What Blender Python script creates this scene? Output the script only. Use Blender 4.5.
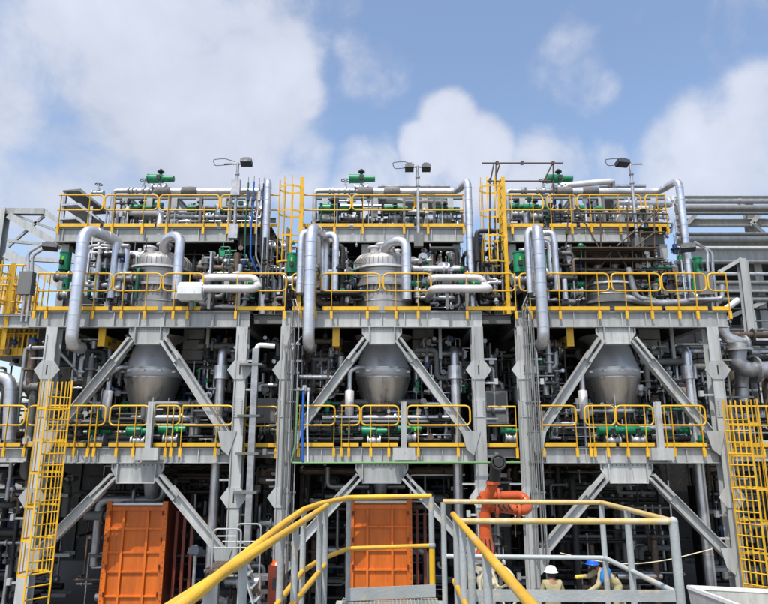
import bpy, math, random
from mathutils import Vector, Matrix
R = math.radians
V = Vector
PI = math.pi
for o in list(bpy.data.objects): bpy.data.objects.remove(o)
scene = bpy.context.scene
COL = scene.collection

# ------------------------------------------------------------------ camera
PITCH = R(12.5); FPX = 620.0; EYE = V((0, 0, 5.3))
cam_d = bpy.data.cameras.new('camera'); cam = bpy.data.objects.new('camera', cam_d); COL.objects.link(cam)
cam.location = EYE; cam.rotation_euler = (PI/2 + PITCH, 0, 0)
cam_d.sensor_width = 36; cam_d.lens = FPX/768*36; cam_d.clip_end = 5000; cam_d.clip_start = .05
scene.camera = cam
def ray(px, py):
    u = (px-384)/FPX; v = (302-py)/FPX
    return V((u, math.cos(PITCH) - v*math.sin(PITCH), math.sin(PITCH) + v*math.cos(PITCH)))
def at(px, py, Y):                      # point of the world at depth Y seen in that direction
    d = ray(px, py); return EYE + d*(Y/d.y)
def atz(px, py, z):                     # point of the world at height z
    d = ray(px, py); return EYE + d*((z-EYE.z)/d.z)

# ------------------------------------------------------------------ sun and sky
SUN_EL, SUN_AZ = R(63), R(202)          # azimuth clockwise from +Y: behind the camera, a little to the left
sd = V((math.sin(SUN_AZ)*math.cos(SUN_EL), math.cos(SUN_AZ)*math.cos(SUN_EL), math.sin(SUN_EL)))
sun_d = bpy.data.lights.new('sun', 'SUN'); sun_d.energy = 3.7; sun_d.angle = R(.5); sun_d.color = (1, .955, .88)
sun = bpy.data.objects.new('sun', sun_d); COL.objects.link(sun)
sun.rotation_euler = (-sd).to_track_quat('-Z', 'Y').to_euler(); sun.location = (0, -20, 60)
world = bpy.data.worlds.new('World'); scene.world = world; world.use_nodes = True
wt = world.node_tree; wt.nodes.clear()
def wn(t, **k):
    n = wt.nodes.new(t)
    for a, b in k.items(): setattr(n, a, b)
    return n
def wmath(op, a, b=None, c=None, clamp=False):
    n = wn('ShaderNodeMath', operation=op, use_clamp=clamp)
    for i, s in enumerate((a, b, c)):
        if s is None: continue
        if isinstance(s, (int, float)): n.inputs[i].default_value = s
        else: wt.links.new(s, n.inputs[i])
    return n.outputs[0]
out = wn('ShaderNodeOutputWorld'); bg = wn('ShaderNodeBackground'); bg.inputs[1].default_value = .15
sky = wn('ShaderNodeTexSky', sky_type='NISHITA', sun_disc=False, sun_elevation=SUN_EL, sun_rotation=SUN_AZ, air_density=1.0, dust_density=2.0, ozone_density=3.0)
tc = wn('ShaderNodeTexCoord'); nrm = wn('ShaderNodeVectorMath', operation='NORMALIZE'); wt.links.new(tc.outputs['Generated'], nrm.inputs[0])
DIR = nrm.outputs[0]
def noise(scale, detail, rough, vec=DIR, dist=0):
    n = wn('ShaderNodeTexNoise'); n.inputs['Scale'].default_value = scale; n.inputs['Detail'].default_value = detail
    n.inputs['Roughness'].default_value = rough; n.inputs['Distortion'].default_value = dist
    wt.links.new(vec, n.inputs['Vector']); return n.outputs[0]
n1 = noise(7.5, 11, .58, dist=.25); n2 = noise(2.1, 5, .5)
BLOBS = [(40, 110, .20, .85), (150, 60, .22, 1.0), (240, 60, .13, 1.0), (230, 130, .16, 1.0), (290, 165, .09, .9), (120, 150, .16, .62), (30, 190, .14, .7), (300, 100, .05, .8),
         (448, 122, .055, 1.25), (430, 150, .06, 1.2), (475, 155, .075, 1.15), (450, 180, .10, .9), (370, 185, .09, .8), (545, 180, .10, .75), (595, 180, .08, .6),
         (765, 105, .08, .85), (715, 140, .09, .8), (680, 165, .09, .65), (745, 155, .11, .8), (830, 120, .13, .7), (560, 68, .08, .42), (590, 92, .05, .4), (375, 72, .06, .30), (355, 50, .04, .28),
         (-350, 120, .45, .9), (1120, 60, .33, .7), (384, -500, .4, .6), (-700, -200, .5, .7), (1300, -300, .5, .7)]
acc = None
for (bx, by, rad, amp) in BLOBS:
    d = ray(bx, by).normalized()
    dn = wn('ShaderNodeVectorMath', operation='DISTANCE'); wt.links.new(DIR, dn.inputs[0]); dn.inputs[1].default_value = d
    mr = wn('ShaderNodeMapRange', interpolation_type='SMOOTHSTEP'); wt.links.new(dn.outputs['Value'], mr.inputs[0])
    mr.inputs[1].default_value = rad*1.2; mr.inputs[2].default_value = rad*.45; mr.inputs[3].default_value = 0; mr.inputs[4].default_value = amp
    acc = mr.outputs[0] if acc is None else wmath('MAXIMUM', acc, mr.outputs[0])
f = wmath('ADD', acc, wmath('MULTIPLY', wmath('SUBTRACT', n1, .5), 2.0))
f = wmath('ADD', f, wmath('MULTIPLY', wmath('SUBTRACT', n2, .5), .9))
mr = wn('ShaderNodeMapRange', interpolation_type='SMOOTHSTEP'); wt.links.new(f, mr.inputs[0])
mr.inputs[1].default_value = .26; mr.inputs[2].default_value = 1.0; mr.inputs[3].default_value = 0; mr.inputs[4].default_value = .9
n3 = noise(4.0, 8, .55)
shade = wmath('ADD', wmath('MULTIPLY_ADD', n2, -.5, 1.1), wmath('MULTIPLY', wmath('SUBTRACT', f, .5), .16))
shade = wmath('ADD', shade, wmath('MULTIPLY', wmath('SUBTRACT', n3, .42), .55))
shade = wmath('MINIMUM', shade, 1.12)
cc = wn('ShaderNodeCombineColor')
cloud = wn('ShaderNodeVectorMath', operation='SCALE'); cloud.inputs[0].default_value = (4.0, 4.25, 4.95); wt.links.new(shade, cloud.inputs['Scale'])
tint = wn('ShaderNodeMix', data_type='RGBA', blend_type='MULTIPLY'); tint.inputs[0].default_value = 1
wt.links.new(sky.outputs[0], tint.inputs[6]); tint.inputs[7].default_value = (1.43, 1.34, 1.25, 1)
mx = wn('ShaderNodeMix', data_type='RGBA'); wt.links.new(mr.outputs[0], mx.inputs[0]); wt.links.new(tint.outputs[2], mx.inputs[6]); wt.links.new(cloud.outputs[0], mx.inputs[7])
wt.links.new(mx.outputs[2], bg.inputs[0]); wt.links.new(bg.outputs[0], out.inputs[0])
scene.view_settings.view_transform = 'Standard'; scene.view_settings.look = 'None'
scene.view_settings.exposure = 0.3; scene.view_settings.gamma = 1

# ------------------------------------------------------------------ materials
def mat(name, col, rough=.5, metal=0.0, var=.12, scale=3.0, dirt=None, dirt_amt=.0, bump=0.0, bscale=30, rvar=.12, streak=False):
    m = bpy.data.materials.new(name); m.use_nodes = True; t = m.node_tree; n = t.nodes; L = t.links
    b = n['Principled BSDF']; b.inputs['Metallic'].default_value = metal
    tcn = n.new('ShaderNodeTexCoord'); gm = n.new('ShaderNodeNewGeometry'); mp = n.new('ShaderNodeMapping')
    L.new(gm.outputs['Position'], mp.inputs[0])
    if streak: mp.inputs['Scale'].default_value = (3.0, 3.0, .35)
    nz = n.new('ShaderNodeTexNoise'); nz.inputs['Scale'].default_value = scale; nz.inputs['Detail'].default_value = 7; nz.inputs['Roughness'].default_value = .62
    L.new(mp.outputs[0], nz.inputs['Vector'])
    oi = n.new('ShaderNodeObjectInfo')
    ad = n.new('ShaderNodeMath'); ad.operation = 'ADD'; L.new(nz.outputs[0], ad.inputs[0])
    sc = n.new('ShaderNodeMath'); sc.operation = 'MULTIPLY_ADD'; L.new(oi.outputs['Random'], sc.inputs[0]); sc.inputs[1].default_value = .3; sc.inputs[2].default_value = -.15
    L.new(sc.outputs[0], ad.inputs[1])
    rp = n.new('ShaderNodeMapRange'); L.new(ad.outputs[0], rp.inputs[0]); rp.inputs[1].default_value = .25; rp.inputs[2].default_value = .75
    rp.inputs[3].default_value = 1-var*1.6; rp.inputs[4].default_value = 1+var
    mu = n.new('ShaderNodeVectorMath'); mu.operation = 'SCALE'; mu.inputs[0].default_value = col; L.new(rp.outputs[0], mu.inputs['Scale'])
    src = mu.outputs[0]
    if dirt:
        nd = n.new('ShaderNodeTexNoise'); nd.inputs['Scale'].default_value = scale*2.3; nd.inputs['Detail'].default_value = 9; nd.inputs['Roughness'].default_value = .7
        L.new(mp.outputs[0], nd.inputs['Vector'])
        dr = n.new('ShaderNodeMapRange'); L.new(nd.outputs[0], dr.inputs[0]); dr.inputs[1].default_value = .64-dirt_amt*.3; dr.inputs[2].default_value = .74-dirt_amt*.2
        mi = n.new('ShaderNodeMix'); mi.data_type = 'RGBA'; L.new(dr.outputs[0], mi.inputs[0]); L.new(src, mi.inputs[6]); mi.inputs[7].default_value = (*dirt, 1)
        src = mi.outputs[2]
    L.new(src, b.inputs['Base Color'])
    rr = n.new('ShaderNodeMapRange'); L.new(nz.outputs[0], rr.inputs[0]); rr.inputs[1].default_value = .3; rr.inputs[2].default_value = .7
    rr.inputs[3].default_value = max(.05, rough-rvar); rr.inputs[4].default_value = min(1, rough+rvar); L.new(rr.outputs[0], b.inputs['Roughness'])
    if bump:
        nb = n.new('ShaderNodeTexNoise'); nb.inputs['Scale'].default_value = bscale; nb.inputs['Detail'].default_value = 4
        L.new(gm.outputs['Position'], nb.inputs['Vector'])
        bu = n.new('ShaderNodeBump'); bu.inputs['Strength'].default_value = bump; bu.inputs['Distance'].default_value = .02
        L.new(nb.outputs[0], bu.inputs['Height']); L.new(bu.outputs[0], b.inputs['Normal'])
    return m
M = {
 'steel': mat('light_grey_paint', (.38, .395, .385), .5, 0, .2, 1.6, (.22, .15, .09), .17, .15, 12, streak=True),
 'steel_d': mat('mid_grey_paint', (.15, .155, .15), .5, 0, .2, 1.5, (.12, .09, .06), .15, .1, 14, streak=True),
 'white': mat('white_paint', (.68, .69, .68), .45, 0, .1, 2, (.35, .3, .25), .1, streak=True),
 'yellow': mat('safety_yellow_paint', (.70, .405, .016), .42, 0, .13, 3, (.32, .16, .03), .12),
 'yellow_old': mat('worn_yellow_paint', (.66, .38, .03), .5, 0, .16, 2.2, (.40, .37, .27), .22, .25, 60),
 'grey_old': mat('worn_grey_paint', (.33, .36, .36), .55, 0, .16, 2.5, (.50, .42, .24), .28, .2, 40),
 'clad': mat('aluminium_cladding', (.62, .63, .66), .36, .85, .14, 2.2, (.38, .36, .33), .12, .25, 6),
 'clad_w': mat('pale_insulation_cladding', (.66, .65, .64), .42, .35, .1, 2.5, (.45, .43, .4), .1, .2, 8),
 'sky_sheen': mat('sky_sheen_cladding', (.66, .68, .72), .38, .45, .1, 1.5, (.4, .38, .36), .08, .1, 5, rvar=.06),  # pale blue base stands in for sky reflected on the hopper
 'vessel': mat('stainless_vessel', (.55, .53, .50), .34, .8, .16, 1.3, (.34, .28, .22), .2, .22, 4, streak=True),
 'vessel_w': mat('pale_dusty_vessel', (.40, .385, .36), .36, .65, .16, 1.6, (.30, .25, .20), .25, .22, 5, streak=True),
 'galv': mat('galvanised_steel', (.42, .43, .44), .45, .7, .2, 5, (.22, .2, .18), .15),
 'yellow_fade': mat('faded_yellow_paint', (.52, .37, .13), .55, 0, .12, 5, (.45, .43, .36), .4, .2, 40),
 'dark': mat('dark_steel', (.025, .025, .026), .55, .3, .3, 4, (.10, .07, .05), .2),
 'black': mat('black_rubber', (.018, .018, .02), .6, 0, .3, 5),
 'mesh': mat('grey_insulation_blanket', (.17, .16, .155), .85, 0, .3, 14, (.3, .28, .26), .2, .8, 30),
 'green': mat('valve_green_paint', (.004, .20, .085), .35, 0, .2, 4, (.02, .1, .05), .15),
 'green_y': mat('yellow_green_paint', (.18, .62, .04), .4, 0, .1, 3),
 'green_d': mat('dark_green_paint', (.006, .09, .05), .45, 0, .2, 3),
 'blue': mat('blue_paint', (.01, .10, .42), .4, 0, .15, 4),
 'blue_d': mat('dark_blue_paint', (.012, .04, .13), .45, 0, .2, 3),
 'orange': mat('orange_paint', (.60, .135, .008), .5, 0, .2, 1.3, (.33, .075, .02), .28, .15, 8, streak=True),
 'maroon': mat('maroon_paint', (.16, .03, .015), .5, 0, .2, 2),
 'red': mat('monitor_red_paint', (.52, .085, .016), .32, 0, .12, 5, (.3, .03, .02), .12),
 'cream': mat('cream_paint', (.60, .53, .36), .45, 0, .1, 5, (.3, .24, .15), .15),
 'brown': mat('rusty_pipe', (.13, .095, .07), .6, .2, .3, 5, (.3, .2, .12), .3),
 'tan': mat('tan_cladding', (.50, .39, .28), .6, 0, .1, 2),
 'conc': mat('concrete', (.17, .16, .145), .85, 0, .18, .8, (.14, .13, .12), .2, .4, 10),
 'grate': mat('floor_grating', (.40, .43, .39), .5, .3, .12, 6, (.25, .22, .16), .2),
 'deck': mat('deck_plate', (.055, .055, .053), .7, .2, .2, 2),
 'lamp': mat('dark_lamp_housing', (.04, .05, .065), .6, 0, .2, 6),
 'glass': mat('lamp_glass', (.05, .055, .065), .3, .2, .05, 6),
 'scaf': mat('scaffold_tube', (.085, .06, .04), .6, .2, .3, 6, (.18, .12, .07), .2),
 'cloth': mat('beige_coverall', (.36, .32, .17), .85, 0, .15, 8, None, 0, .3, 30),
 'skin': mat('skin', (.30, .15, .09), .55, 0, .08, 8),
 'yglove': mat('yellow_glove', (.62, .45, .06), .7, 0, .1, 8),
 'hwhite': mat('white_helmet', (.80, .80, .80), .3, 0, .03, 8),
 'hblue': mat('blue_helmet', (.01, .10, .52), .3, 0, .05, 8),
 'bluebag': mat('blue_fabric', (.015, .18, .55), .7, 0, .1, 8),
 'rope': mat('green_hose', (.13, .28, .10), .5, 0, .1, 6),
 'beige': mat('beige_building', (.45, .37, .28), .75, 0, .1, 1),
}

# ------------------------------------------------------------------ mesh builder
class MB:
    def __init__(s): s.v = []; s.f = []; s.s = []
    def add(s, vs, fs, smooth=False):
        o = len(s.v); s.v += [tuple(p) for p in vs]
        for f in fs: s.f.append([i+o for i in f]); s.s.append(smooth)
        return s
    def box(s, c, d, rot=None):
        c = V(c); h = V(d)/2
        vs = [V((x*h.x, y*h.y, z*h.z)) for x in (-1, 1) for y in (-1, 1) for z in (-1, 1)]
        if rot: vs = [rot @ p for p in vs]
        return s.add([p+c for p in vs], [(0, 1, 3, 2), (4, 6, 7, 5), (0, 4, 5, 1), (2, 3, 7, 6), (0, 2, 6, 4), (1, 5, 7, 3)])
    def mm(s, x0, x1, y0, y1, z0, z1): return s.box(((x0+x1)/2, (y0+y1)/2, (z0+z1)/2), (x1-x0, y1-y0, z1-z0))
    def frame(s, a, b, up=V((0, 1, 0))):
        a = V(a); b = V(b); t = (b-a); l = t.length; t.normalize(); side = t.cross(up)
        if side.length < 1e-4: side = t.cross(V((0, 0, 1)))
        if side.length < 1e-4: side = t.cross(V((1, 0, 0)))
        side.normalize(); u = side.cross(t).normalized()
        return Matrix((side, t, u)).transposed(), l
    def bar(s, a, b, w, h, up=V((0, 1, 0))):          # w across (perpendicular to up), h along up
        m, l = s.frame(a, b, up); return s.box((V(a)+V(b))/2, (w, l, h), m)
    def ibar(s, a, b, w, h, up=V((0, 1, 0)), t=.02):  # H section: w flange width, h total height along up
        m, l = s.frame(a, b, up); a = V(a); b = V(b); c = (a+b)/2; u = m.col[2]
        s.box(c+u*(h/2-t/2), (w, l, t), m); s.box(c-u*(h/2-t/2), (w, l, t), m); s.box(c, (t, l-.002, h-2*t), m); return s
    def cyl(s, a, b, r, r2=None, n=12, cap=True):
        r2 = r if r2 is None else r2
        m, l = s.frame(a, b); a = V(a); b = V(b); vs = []
        for (c, q) in ((a, r), (b, r2)):
            for i in range(n):
                g = 2*PI*i/n; vs.append(c + m.col[0]*(math.cos(g)*q) + m.col[2]*(math.sin(g)*q))
        s.add(vs, [(i, (i+1) % n, n+(i+1) % n, n+i) for i in range(n)], True)
        if cap: s.add(vs, [tuple(range(n))[::-1], tuple(range(n, 2*n))])
        return s
    def lathe(s, prof, c, n=24, rot=None, smooth=True):
        c = V(c); vs = []
        for (r, z) in prof:
            for i in range(n):
                g = 2*PI*i/n; p = V((r*math.cos(g), r*math.sin(g), z)); vs.append((rot @ p if rot else p)+c)
        fs = [(k*n+i, k*n+(i+1) % n, (k+1)*n+(i+1) % n, (k+1)*n+i) for k in range(len(prof)-1) for i in range(n)]
        s.add(vs, fs, smooth); o = (len(prof)-1)*n
        return s.add(vs, [tuple(range(n))[::-1], tuple(range(o, o+n))])
    def prism(s, poly, y0, y1):                        # poly in XZ
        n = len(poly); vs = [(x, y0, z) for x, z in poly]+[(x, y1, z) for x, z in poly]
        return s.add(vs, [tuple(range(n)), tuple(range(2*n-1, n-1, -1))]+[(i, n+i, n+(i+1) % n, (i+1) % n) for i in range(n)])
    def tube(s, pts, r, n=10, fil=None, seams=0, closed=False):
        pts = [V(p) for p in pts]; fil = r*2.2 if fil is None else fil; path = []
        N = len(pts)
        for i, p in enumerate(pts):
            if not closed and i in (0, N-1): path.append(p); continue
            a = (pts[i-1]-p); b = (pts[(i+1) % N]-p); la, lb = a.length, b.length; a.normalize(); b.normalize()
            if a.angle(b) > 3.1: path.append(p); continue
            d = min(fil, la*.49, lb*.49); k = 5 if d > .02 else 1
            p0 = p+a*d; p1 = p+b*d
            for j in range(k+1):
                t = j/k; path.append(p0*(1-t)**2+p*2*t*(1-t)+p1*t*t)
        tans = []
        for i in range(len(path)):
            if closed: t = path[(i+1) % len(path)]-path[i-1]
            else: t = path[min(i+1, len(path)-1)]-path[max(i-1, 0)]
            tans.append(t.normalized() if t.length > 1e-7 else V((0, 0, 1)))
        ref = V((0, 1, 0)) if abs(tans[0].y) < .9 else V((0, 0, 1))
        u = tans[0].cross(ref).normalized(); rings = []
        for p, t in zip(path, tans):
            u = (u-t*u.dot(t)); u = u.normalized() if u.length > 1e-6 else t.orthogonal().normalized()
            w = t.cross(u); rings.append([p+u*math.cos(2*PI*i/n)*r+w*math.sin(2*PI*i/n)*r for i in range(n)])
        vs = [q for g in rings for q in g]; m = len(rings)
        fs = [(k*n+i, k*n+(i+1) % n, ((k+1) % m)*n+(i+1) % n, ((k+1) % m)*n+i) for k in range(m if closed else m-1) for i in range(n)]
        s.add(vs, fs, True)
        if not closed: s.add(vs, [tuple(range(n))[::-1], tuple(range((m-1)*n, m*n))])
        if seams:
            for i in range(N-1):
                a, b = pts[i], pts[i+1]; l = (b-a).length; t = (b-a)/l if l else a
                k = int(max(0, l-2*fil)/seams)
                for j in range(k+1):
                    c = a+t*(fil+(j+.0)*seams) if l > 2*fil else None
                    if c is not None: s.cyl(c-t*.014, c+t*.014, r*1.045+.002, n=n, cap=True)
        return s
    def flange(s, c, t, r, th=.05): t = V(t).normalized(); c = V(c); return s.cyl(c-t*th/2, c+t*th/2, r, n=14)
    def ball(s, c, r, n=10):
        return s.lathe([(max(.001, r*math.cos(a)), r*math.sin(a)) for a in [(-PI/2+PI*i/6) for i in range(7)]], c, n)
    def build(s, name, m, parent=None):
        me = bpy.data.meshes.new(name); me.from_pydata(s.v, [], s.f); me.polygons.foreach_set('use_smooth', s.s); me.update()
        me.materials.append(M[m] if isinstance(m, str) else m)
        o = bpy.data.objects.new(name, me); COL.objects.link(o)
        if parent is not None:
            base = V((0, 0, 0)); q = parent
            while q is not None: base += q.location; q = q.parent
            for vtx in me.vertices: vtx.co -= base
            o.parent = parent
        if name in ('bolts', 'rivets', 'rib_ring'): o['kind'] = 'stuff'
        return o
def tag(o, label=None, cat=None, group=None, kind=None):
    for k, v in (('label', label), ('category', cat), ('group', group), ('kind', kind)):
        if v: o[k] = v
    return o
def thing(name, label, cat, loc, group=None):
    o = bpy.data.objects.new(name, None); o.empty_display_size = .2; COL.objects.link(o); o.location = loc
    return tag(o, label, cat, group)
def kids(o): return list(o.children)
def copy_thing(o, delta, label, group=None):
    c = o.copy(); COL.objects.link(c); c.location = o.location+V(delta); c['label'] = label
    if group: c['group'] = group
    for ch in kids(o):
        d = ch.copy(); COL.objects.link(d); d.parent = c
        for g in kids(ch): e = g.copy(); COL.objects.link(e); e.parent = d
    return c
UX, UY, UZ = V((1, 0, 0)), V((0, 1, 0)), V((0, 0, 1))

# ------------------------------------------------------------------ setting
g = MB().add([(-400, -200, 0), (400, -200, 0), (400, 900, 0), (-400, 900, 0)], [(0, 1, 2, 3)]).build('ground', 'conc'); tag(g, kind='structure')
pad = MB().mm(-11, 11, 16.6, 31, -.05, .1).build('concrete_pavement', 'conc'); tag(pad, kind='structure')

YF = 17.5; L1, L2, L3 = 5.10, 8.90, 12.0; Y3 = 19.1
CX = [-6.72, -.06, 6.62]; WHO = ['left', 'middle', 'right']; HW = 2.70

# ------------------------------------------------------------------ the three steel modules
def hexplate(x, z, y): return MB().prism([(x-.36, z), (x-.17, z+.26), (x+.17, z+.26), (x+.36, z), (x+.17, z-.26), (x-.17, z-.26)], y-.025, y)
for mi, cx in enumerate(CX):
    t = thing('steel_module', f'tall light grey steel frame of the {WHO[mi]} module, carrying its decks and vessel', 'steel frame', (cx, YF, .1), 'three process modules')
    for yy in (YF, 22.6, 28.0):
        for sx in (-1, 1):
            c = MB(); x = cx+sx*HW
            c.ibar((x, yy, .1), (x, yy, L2-.48), .32, .32, UY, .022)
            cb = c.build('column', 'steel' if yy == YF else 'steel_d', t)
            if yy == YF:
                for z in (7.2, 3.78):
                    hexplate(x, z, YF-.162).build('node_plate', 'steel', cb)
                    MB().mm(x-.018, x+.018, YF-.195, YF-.188, z-.13, z+.13).build('slot', 'dark', cb)
                c = MB()
                for k in range(6):
                    for q in (-.1, .1): c.cyl((x+q, YF-.2, 6.35-.07*k), (x+q, YF-.16, 6.35-.07*k), .016, n=6)
                c.mm(x-.15, x+.15, YF-.176, YF-.162, 5.9, 6.42); c.build('splice_plate', 'steel', cb)
                MB().mm(x-.28, x+.28, YF-.28, YF+.28, .1, .16).build('base_plate', 'steel_d', cb)
                random.seed(900+mi*2+sx)
                for k in range(9):
                    z = .9+k*.82+random.uniform(-.2, .2); ss = random.choice((-1, 1)); l = random.uniform(.12, .4)
                    b_ = MB().mm(*sorted((x+ss*.163, x+ss*(.163+l))), YF-.12, YF-.06, z, z+.05)
                    if k % 2: b_.box((x+ss*(.163+l), YF-.12, z+.06), (.1, .1, .16))
                    b_.build('bracket', random.choice(('galv', 'steel', 'steel_d')), cb)
                xx = x+.12*random.choice((-1, 1)); MB().tube([(xx, YF-.185, random.uniform(.5, 3)), (xx, YF-.185, 6.6), (xx+.02, YF-.185, 8.2)], .012, 6, .1).build('conduit', 'galv', cb)
    # main beams
    xr = cx+HW+.17+(.36 if mi == 2 else 0); xl = cx-HW-.16-(.6 if mi == 0 else 0)
    MB().ibar((xl, YF-.0, L2-.245), (xr, YF, L2-.245), .17, .45, UZ).build('beam', 'steel', t)
    MB().ibar((cx-HW+.163, YF, L1-.23), (cx+HW-.163, YF, L1-.23), .16, .40, UZ).build('beam', 'steel', t)
    for yy in (22.6, 28.0):
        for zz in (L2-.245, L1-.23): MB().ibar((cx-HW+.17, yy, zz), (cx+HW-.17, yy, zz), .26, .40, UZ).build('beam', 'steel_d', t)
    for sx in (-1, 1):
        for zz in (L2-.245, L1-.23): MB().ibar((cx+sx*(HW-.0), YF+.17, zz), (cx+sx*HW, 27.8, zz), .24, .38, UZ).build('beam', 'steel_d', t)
    for k in range(9):
        x = xl+.3+(xr-xl-.6)*k/8; MB().mm(x-.01, x+.01, YF-.08, YF-.012, L2-.445, L2-.045).build('stiffener', 'steel', t)
        x = cx-HW+.5+(2*HW-1)*k/8; MB().mm(x-.01, x+.01, YF-.075, YF-.012, L1-.40, L1-.055).build('stiffener', 'steel', t)
    # deck floors
    MB().mm(xl, xr, YF-.09, 29, L2-.017, L2+.02).build('deck_floor', 'deck', t)
    MB().mm(cx-HW+.17, cx+HW-.17, YF-.085, 29, L1-.027, L1+.01).build('deck_floor', 'deck', t)
    x0 = cx-HW+.12 if mi else cx-2.9; x1 = cx+HW-.1
    if mi == 0: xb = at(234, 236, Y3).x
    elif mi == 2: xb = at(629, 236, Y3).x
    else: xb = at(463, 236, Y3).x
    xa = [at(56, 236, Y3).x, at(305, 236, Y3).x, at(505, 236, Y3).x][mi]; xe = [at(272, 236, Y3).x, xb, at(671, 236, Y3).x][mi]
    MB().ibar((xa, Y3, L3-.26), (xb, Y3, L3-.26), .16, .46, UZ).build('beam', 'steel', t)
    if xe > xb: MB().ibar((xb+.02, Y3+.5, L3-.26), (xe, Y3+.5, L3-.26), .26, .40, UZ).build('beam', 'steel_d', t)
    for k in range(7): 
        x = xa+.25+(xb-xa-.5)*k/6; MB().mm(x-.01, x+.01, Y3-.075, Y3-.012, L3-.465, L3-.055).build('stiffener', 'steel', t)
    MB().mm(xa, xe, Y3-.085, 28.8, L3-.03, L3+.005).build('deck_floor', 'deck', t)
    for yy in (Y3+.1, 23.5, 28):
        for x in (xa+.25, (xa+xe)/2-.6, xe-.2):
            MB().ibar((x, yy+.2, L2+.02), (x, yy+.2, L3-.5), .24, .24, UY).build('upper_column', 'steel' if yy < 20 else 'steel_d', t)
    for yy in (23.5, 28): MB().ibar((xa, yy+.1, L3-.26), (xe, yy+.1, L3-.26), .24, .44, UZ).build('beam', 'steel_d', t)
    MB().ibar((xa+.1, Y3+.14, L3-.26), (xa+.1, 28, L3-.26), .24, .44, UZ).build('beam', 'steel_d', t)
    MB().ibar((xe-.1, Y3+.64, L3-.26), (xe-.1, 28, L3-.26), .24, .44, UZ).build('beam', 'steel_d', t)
    # gussets and braces
    for (zt, zb, wt, wb, name) in ((L2-.475, 7.95, .57, .36, 'upper'), (L1-.435, 4.16, .72, .52, 'lower')):
        gp = MB().prism([(cx-wt, zt), (cx+wt, zt), (cx+wt, zt-.16), (cx+wb, zb), (cx-wb, zb), (cx-wt, zt-.16)], YF-.015, YF+.015).build('gusset_plate', 'steel', t)
        MB().mm(cx-wb, cx+wb, YF-.12, YF+.12, zb-.02, zb).build('gusset_flange', 'steel', gp)
        b_ = MB()
        for sx in (-1, 1):
            for q in range(5): b_.cyl((cx+sx*(wt-.06-.0*q), YF-.035, zt-.02-.03*q), (cx+sx*(wt-.06), YF-.015, zt-.02-.03*q), .011, n=6)
        for q in range(12): b_.cyl((cx-wt+.1+q*(2*wt-.2)/11, YF-.035, zt-.05), (cx-wt+.1+q*(2*wt-.2)/11, YF-.015, zt-.05), .013, n=6)
        b_.build('bolts', 'dark', gp)
        for sx in (-1, 1):
            MB().mm(cx+sx*wb-.012, cx+sx*wb+.012, YF-.115, YF-.017, zb+.005, zt-.005).build('gusset_rib', 'steel', gp)
            if name == 'upper': a = V((cx+sx*.42, YF-.02, 8.12)); b = V((cx+sx*2.46, YF-.02, 5.32))
            else: a = V((cx+sx*.58, YF-.02, 4.36)); b = V((cx+sx*2.50, YF-.02, 2.3))
            bb = b; d = (b-a).normalized(); a2 = a+d*.5
            nrm2 = V((-d.z, 0, d.x))
            br = MB().ibar(a2, bb, .22, .25, nrm2, .022)
            br = br.build('brace', 'steel', t)
            for q in (-.075, .075): MB().bar(a+d*.05+nrm2*q+V((0, -.05, 0)), a2+d*.3+nrm2*q+V((0, -.03, 0)), .07, .20, UY).build('splice_bar', 'steel', br)
            MB().bar(a+d*.12+V((0, -.165, 0)), a+d*.42+V((0, -.165, 0)), .022, .006, UY).build('slot', 'dark', br)
            p = b; MB().prism([(p.x-sx*.28, p.z+.22), (p.x+sx*.24-sx*.01, p.z+.2), (p.x+sx*.03+sx*.01, p.z-.45), (p.x-sx*.16, p.z-.28)] if sx > 0 else [(p.x-sx*.28, p.z+.22), (p.x-sx*.16, p.z-.28), (p.x+sx*.03+sx*.01, p.z-.45), (p.x+sx*.24-sx*.01, p.z+.2)], YF-.195, YF-.164).build('foot_plate', 'steel', br)
    # short front post on the middle deck
    px = [152.5, 403.5, 656][mi]; a = at(px, 402, YF-.2); zt = at(px, 402, YF-.2).z
    ps = MB().ibar((a.x, YF-.24, L1-.02), (a.x, YF-.24, zt), .15, .15, UY, .012).build('stub_post', 'steel', t)
    MB().mm(a.x-.3, a.x+.3, YF-.33, YF-.16, L1-.34, L1-.02).build('bracket', 'steel', ps)

# link platforms in the gaps
for gi, (xa, xb) in enumerate(((CX[0]+HW+.2, CX[1]-HW-.2), (CX[1]+HW+.2, CX[2]-HW-.2))):
    for li, (z, yy) in enumerate(((L1, YF+.2), (L2, YF+.35))):
        t = thing('link_platform', f'narrow steel walkway bridging the {"left and middle" if gi == 0 else "middle and right"} modules at {"middle" if li == 0 else "upper"} deck height', 'walkway', ((xa+xb)/2, yy, z), 'walkways between modules')
        MB().mm(xa, xb, yy, 29, z-.03, z).build('deck_floor', 'deck', t)
        MB().ibar((xa, yy+.08, z-.17), (xb, yy+.08, z-.17), .12, .24, UZ).build('beam', 'steel_d', t)

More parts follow.
